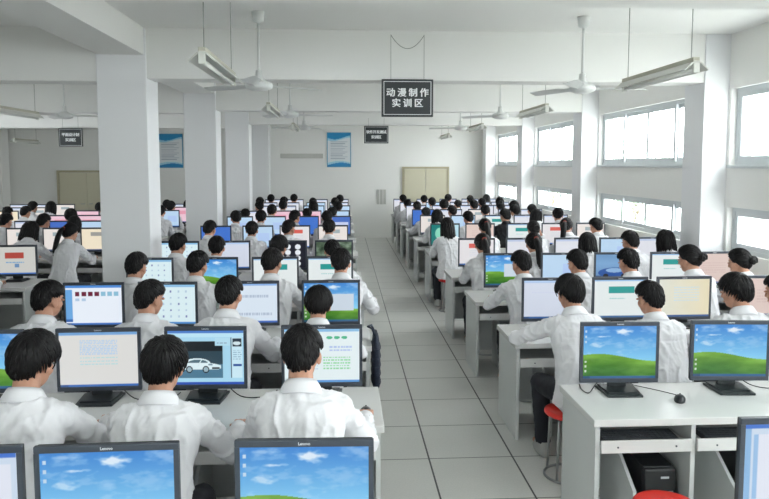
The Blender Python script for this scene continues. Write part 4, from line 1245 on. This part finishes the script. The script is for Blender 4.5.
for r, ys in enumerate(YS_R):
    rn = 'front empty row right side' if r == 0 else '%s seated row right side' % ORD[r]
    xr = 4.16 if r not in (7,) else 3.9
    xr = 3.3 if r == 0 else xr
    cols = [1.65, 2.22, 2.80, 3.36, 3.9] if r else [1.60, 2.21, 2.93]
    if r == 0: desk(1.30, xr, 3.39, [1.56, 2.14, 2.8], 'long white computer desk with two lit hill screens, front row right of aisle', DG, .58, True)
    else: desk(1.27, xr, ys - .48, cols, 'long white computer desk, %s' % rn, DG, detail=r < 3)
    for c, (px, kind) in enumerate(R_MON[r]):
        x = px if r == 0 else px2x(px, ys)
        x = min(x, xr - .235)
        monitor((x, ys, .7502), kind, 'monitor showing %s, %s, %s' % (SAY[kind], rn, SEAT[c]), MG_R, math.radians(R.uniform(-3, 3) if r else (-2, -4, 0)[c]), 2 if r < 6 else 1)
    for c, q in enumerate(R_PPL.get(r, ())):
        px, pose, hair, seed = q; yh = ys - .76; x = min(px2x(px, yh, 1.23), 3.72)
        kw = {}
        if r == 1 and c == 0: kw['sdx'] = -.1
        if r == 5 and c == 2: kw['shirt'] = 'dark_shirt'
        if r == 5 and c == 0: kw['trousers'] = 'tan_trousers'
        seat_student(x, ys, pose, hair, seed, '%s, %s' % (rn, SEAT[c]), PG_R, sc=R.uniform(.985, 1.02) if r > 1 else (.97 if c == 1 else 1.0), detail=r < 6, **kw)

# corner monitor at bottom right, its desk lies below the frame
desk(1.33, 2.5, 1.87, [1.66, 2.2], 'white computer desk at bottom right corner, mostly below the frame', DG, .6)
monitor((1.665, 2.32, .7502), 'editor_window', 'monitor cut off by bottom right corner of the picture, pale program window', MG_R, 0, 2)

# --- far left block, beyond the pillars
MG_F = 'monitors beyond the pillars'; PG_F = 'students beyond the pillars'
YS_F = [8.0, 10.2, 11.5, 12.8, 14.1, 15.2, 16.4]
F_MON = {0: [(16, 'red_blue_doc')], 1: [(97, 'warm_header'), (59, 'grey_header'), (22.5, 'grey_header')], 2: [(94, 'pale_blue'), (64, 'blue_window'), (29, 'pale')],
         3: [(90, 'pink'), (62, 'pink')], 4: [(168, 'pale_blue'), (88, 'pink'), (7, 'warm_header')], 5: [(182, 'pink'), (39, 'grey_header'), (14, 'pale')], 6: [(174, 'pale'), (65, 'grey_header'), (44, 'pale'), (20, 'pale')]}
F_PPL = {0: [(-31, 'typing', 'short', 1)], 1: [(71, 'girl_right', 'ponytail', 1), (31, 'girl_right', 'bob', 1)], 2: [(75, 'girl', 'bob', 1), (44, 'slight_right', 'short', 2), (6, 'slight_right', 'short', 3)],
         3: [(71, 'typing', 'short_full', 1)], 4: [(161, 'typing', 'short', 1), (26, 'slight_right', 'short', 2), (8, 'typing', 'short', 1)], 5: [(171, 'typing', 'short', 2), (100, 'typing', 'short', 3), (51.5, 'girl', 'bob', 1), (33, 'typing', 'short', 3)], 6: [(188, 'typing', 'short', 2), (167, 'typing', 'short', 1)]}
for r, ys in enumerate(YS_F):
    rn = '%s row beyond pillars' % ORD[r + 1]
    xr = -3.46 if r == 0 else -3.3
    xl = -6.2 if r < 2 else -8.6
    n_ = int((xr - xl) / .57)
    desk(xl, xr, ys - .48, [xl + .3 + k * .57 for k in range(n_)], 'long white computer desk, %s' % rn, DG)
    for c, (px, kind) in enumerate(F_MON[r]):
        x = px2x(px, ys)
        monitor((x, ys, .7502), kind, 'monitor showing %s, %s visible from right, %s' % (SAY[kind], ORD[c + 1], rn), MG_F, math.radians(R.uniform(-3, 3)), 1)
    for c, (px, pose, hair, seed) in enumerate(F_PPL[r]):
        x = px2x(px, ys - .76, 1.23)
        seat_student(x, ys, pose, hair, seed, '%s from right, %s' % (ORD[c + 1], rn), PG_F, sc=R.uniform(.985, 1.02), detail=False)

# --- things at the two empty places of the front right desk
stool((1.54, 3.06, 0), 'empty red-topped stool at bottom edge in front of the near right desk')
tower((1.715, 3.50, .0015), 'black computer tower under the left bay of the near right desk')
tower((2.36, 3.50, .0015), 'black computer tower under the second bay of the near right desk')
keyboard((1.58, 3.42, .6002), 'black keyboard in the left tray of the near right desk')
keyboard((2.14, 3.42, .6002), 'black keyboard in the second tray of the near right desk', .42)
mouse((1.89, 3.65, .7502), 'black mouse lying on the near right desk between the two hill screens', -.5, [(0, .05, .012), (.0, .08, .004), (-.12, .13, .003), (-.26, .17, .003), (-.32, .24, .003)])
mouse((-.02 + .13, 3.56, .7502), 'black mouse under the right hand of the student at the left aisle seat', -.1)
def cable(pts, label):
    b = bmesh.new()
    P = [Vector(p) for p in pts]; out = []
    for i in range(len(P) - 1):
        p0 = P[max(i - 1, 0)]; p1 = P[i]; p2 = P[i + 1]; p3 = P[min(i + 2, len(P) - 1)]
        for k in range(6):
            t = k / 6; out.append(.5 * (2 * p1 + (p2 - p0) * t + (2 * p0 - 5 * p1 + 4 * p2 - p3) * t * t + (3 * p1 - p0 - 3 * p2 + p3) * t ** 3))
    out.append(P[-1]); tube(b, out, .003, 7)
    tag(obj('monitor_cable', b, 'cable', None, True), label, 'cable', 'black monitor cables on desks')
cable([(1.56, 3.88, .86), (1.48, 3.86, .78), (1.42, 3.80, .754), (1.40, 3.86, .754), (1.42, 3.96, .754)], 'black cable behind left monitor stand of the near right desk')
cable([(2.30, 3.88, .86), (2.42, 3.86, .77), (2.52, 3.82, .754), (2.62, 3.86, .754), (2.70, 3.90, .754)], 'black cable beside right monitor stand of the near right desk')
cable([(-1.30, 3.92, .82), (-1.2, 3.86, .757), (-1.06, 3.82, .754), (-.98, 3.88, .754), (-.96, 3.95, .754)], 'black cable on left desk between the table and car screens')
cable([(-.70, 3.92, .82), (-.6, 3.86, .757), (-.48, 3.84, .754), (-.42, 3.9, .754), (-.4, 3.96, .754)], 'black cable on left desk right of the car screen')
cable([(1.45, 3.93, .50), (1.47, 3.80, .30), (1.44, 3.72, .02), (1.46, 3.80, .004), (1.46, 3.9, .004)], 'black cable hanging under the left bay of the near right desk')
# bag on the end of the second left desk
t = thing('shoulder_bag', 'dark navy ribbed bag hanging on aisle end of second seated left desk', 'bag', (.232, 5.02, .0))
b = bmesh.new(); loft(b, [(0, 0, .42, .02, .12), (0, 0, .45, .03, .145), (0, 0, .6, .034, .15), (0, 0, .74, .03, .145), (0, 0, .80, .022, .12), (0, 0, .83, .012, .08)], 24, 0, 2.8); obj('bag_body', b, 'bag', t, True)
for k in range(5):
    b = bmesh.new(); z = .47 + .065 * k; loft(b, [(0, 0, z - .006, .032, .149), (0, 0, z, .037, .156), (0, 0, z + .006, .032, .149)], 24, 0, 2.8); obj('rib', b, 'bag', t, True)
b = bmesh.new(); tube(b, [(0, -.08, .8), (-.03, -.06, .87), (-.06, 0, .757 + .115), (-.03, .06, .87), (0, .08, .8)], .008, 8); obj('strap', b, 'bag', t, True)
# ------------------------------------------------------------------ light and camera
w = bpy.data.worlds.new('daylight'); C.world = w; w.use_nodes = True
nt = w.node_tree; bg = nt.nodes['Background']
bg.inputs['Color'].default_value = (.965, .98, 1.0, 1); bg.inputs['Strength'].default_value = WORLD
def portal(loc, rot, sx, sy):
    l = bpy.data.lights.new('sky_portal', 'AREA'); l.shape = 'RECTANGLE'; l.size = sx; l.size_y = sy; l.cycles.is_portal = True
    o = bpy.data.objects.new('sky_portal', l); COL.objects.link(o); o.location = loc; o.rotation_euler = rot
for (y0, y1) in wins:
    for z0, z1 in ZS:
        portal((WX + .3, (y0 + y1) / 2, (z0 + z1) / 2), (0, PI / 2, 0), z1 - z0, y1 - y0)
for x0, x1 in RX:
    portal(((x0 + x1) / 2, YR - .3, (RZ0 + RZ1) / 2), (PI / 2, 0, 0), x1 - x0, RZ1 - RZ0)
for y0, y1 in LEFT_FILL_WIN: portal((XL - .3, (y0 + y1) / 2, 2.05), (0, -PI / 2, 0), 1.7, y1 - y0)

F_PX = 680.0; PITCH = math.atan(53 / F_PX)
cam = bpy.data.cameras.new('camera'); co = bpy.data.objects.new('camera', cam); COL.objects.link(co)
cam.sensor_fit = 'HORIZONTAL'; cam.sensor_width = 36; cam.lens = 36 * F_PX / 769
cam.shift_x = 0; cam.shift_y = -31.5 / 769
cam.clip_start = .05; cam.clip_end = 200
co.location = (0, 0, 2.08); co.rotation_euler = (PI / 2 - PITCH, 0, -math.radians(3.398))
C.camera = co
C.view_settings.view_transform = 'Standard'; C.view_settings.look = 'None'; C.view_settings.gamma = 1; C.view_settings.exposure = EXPOSURE
C.cycles.max_bounces = 8; C.cycles.diffuse_bounces = 6; C.cycles.transparent_max_bounces = 12; C.cycles.glossy_bounces = 3
C.cycles.use_denoising = True; C.cycles.caustics_reflective = False; C.cycles.caustics_refractive = False
C.cycles.sample_clamp_indirect = 8
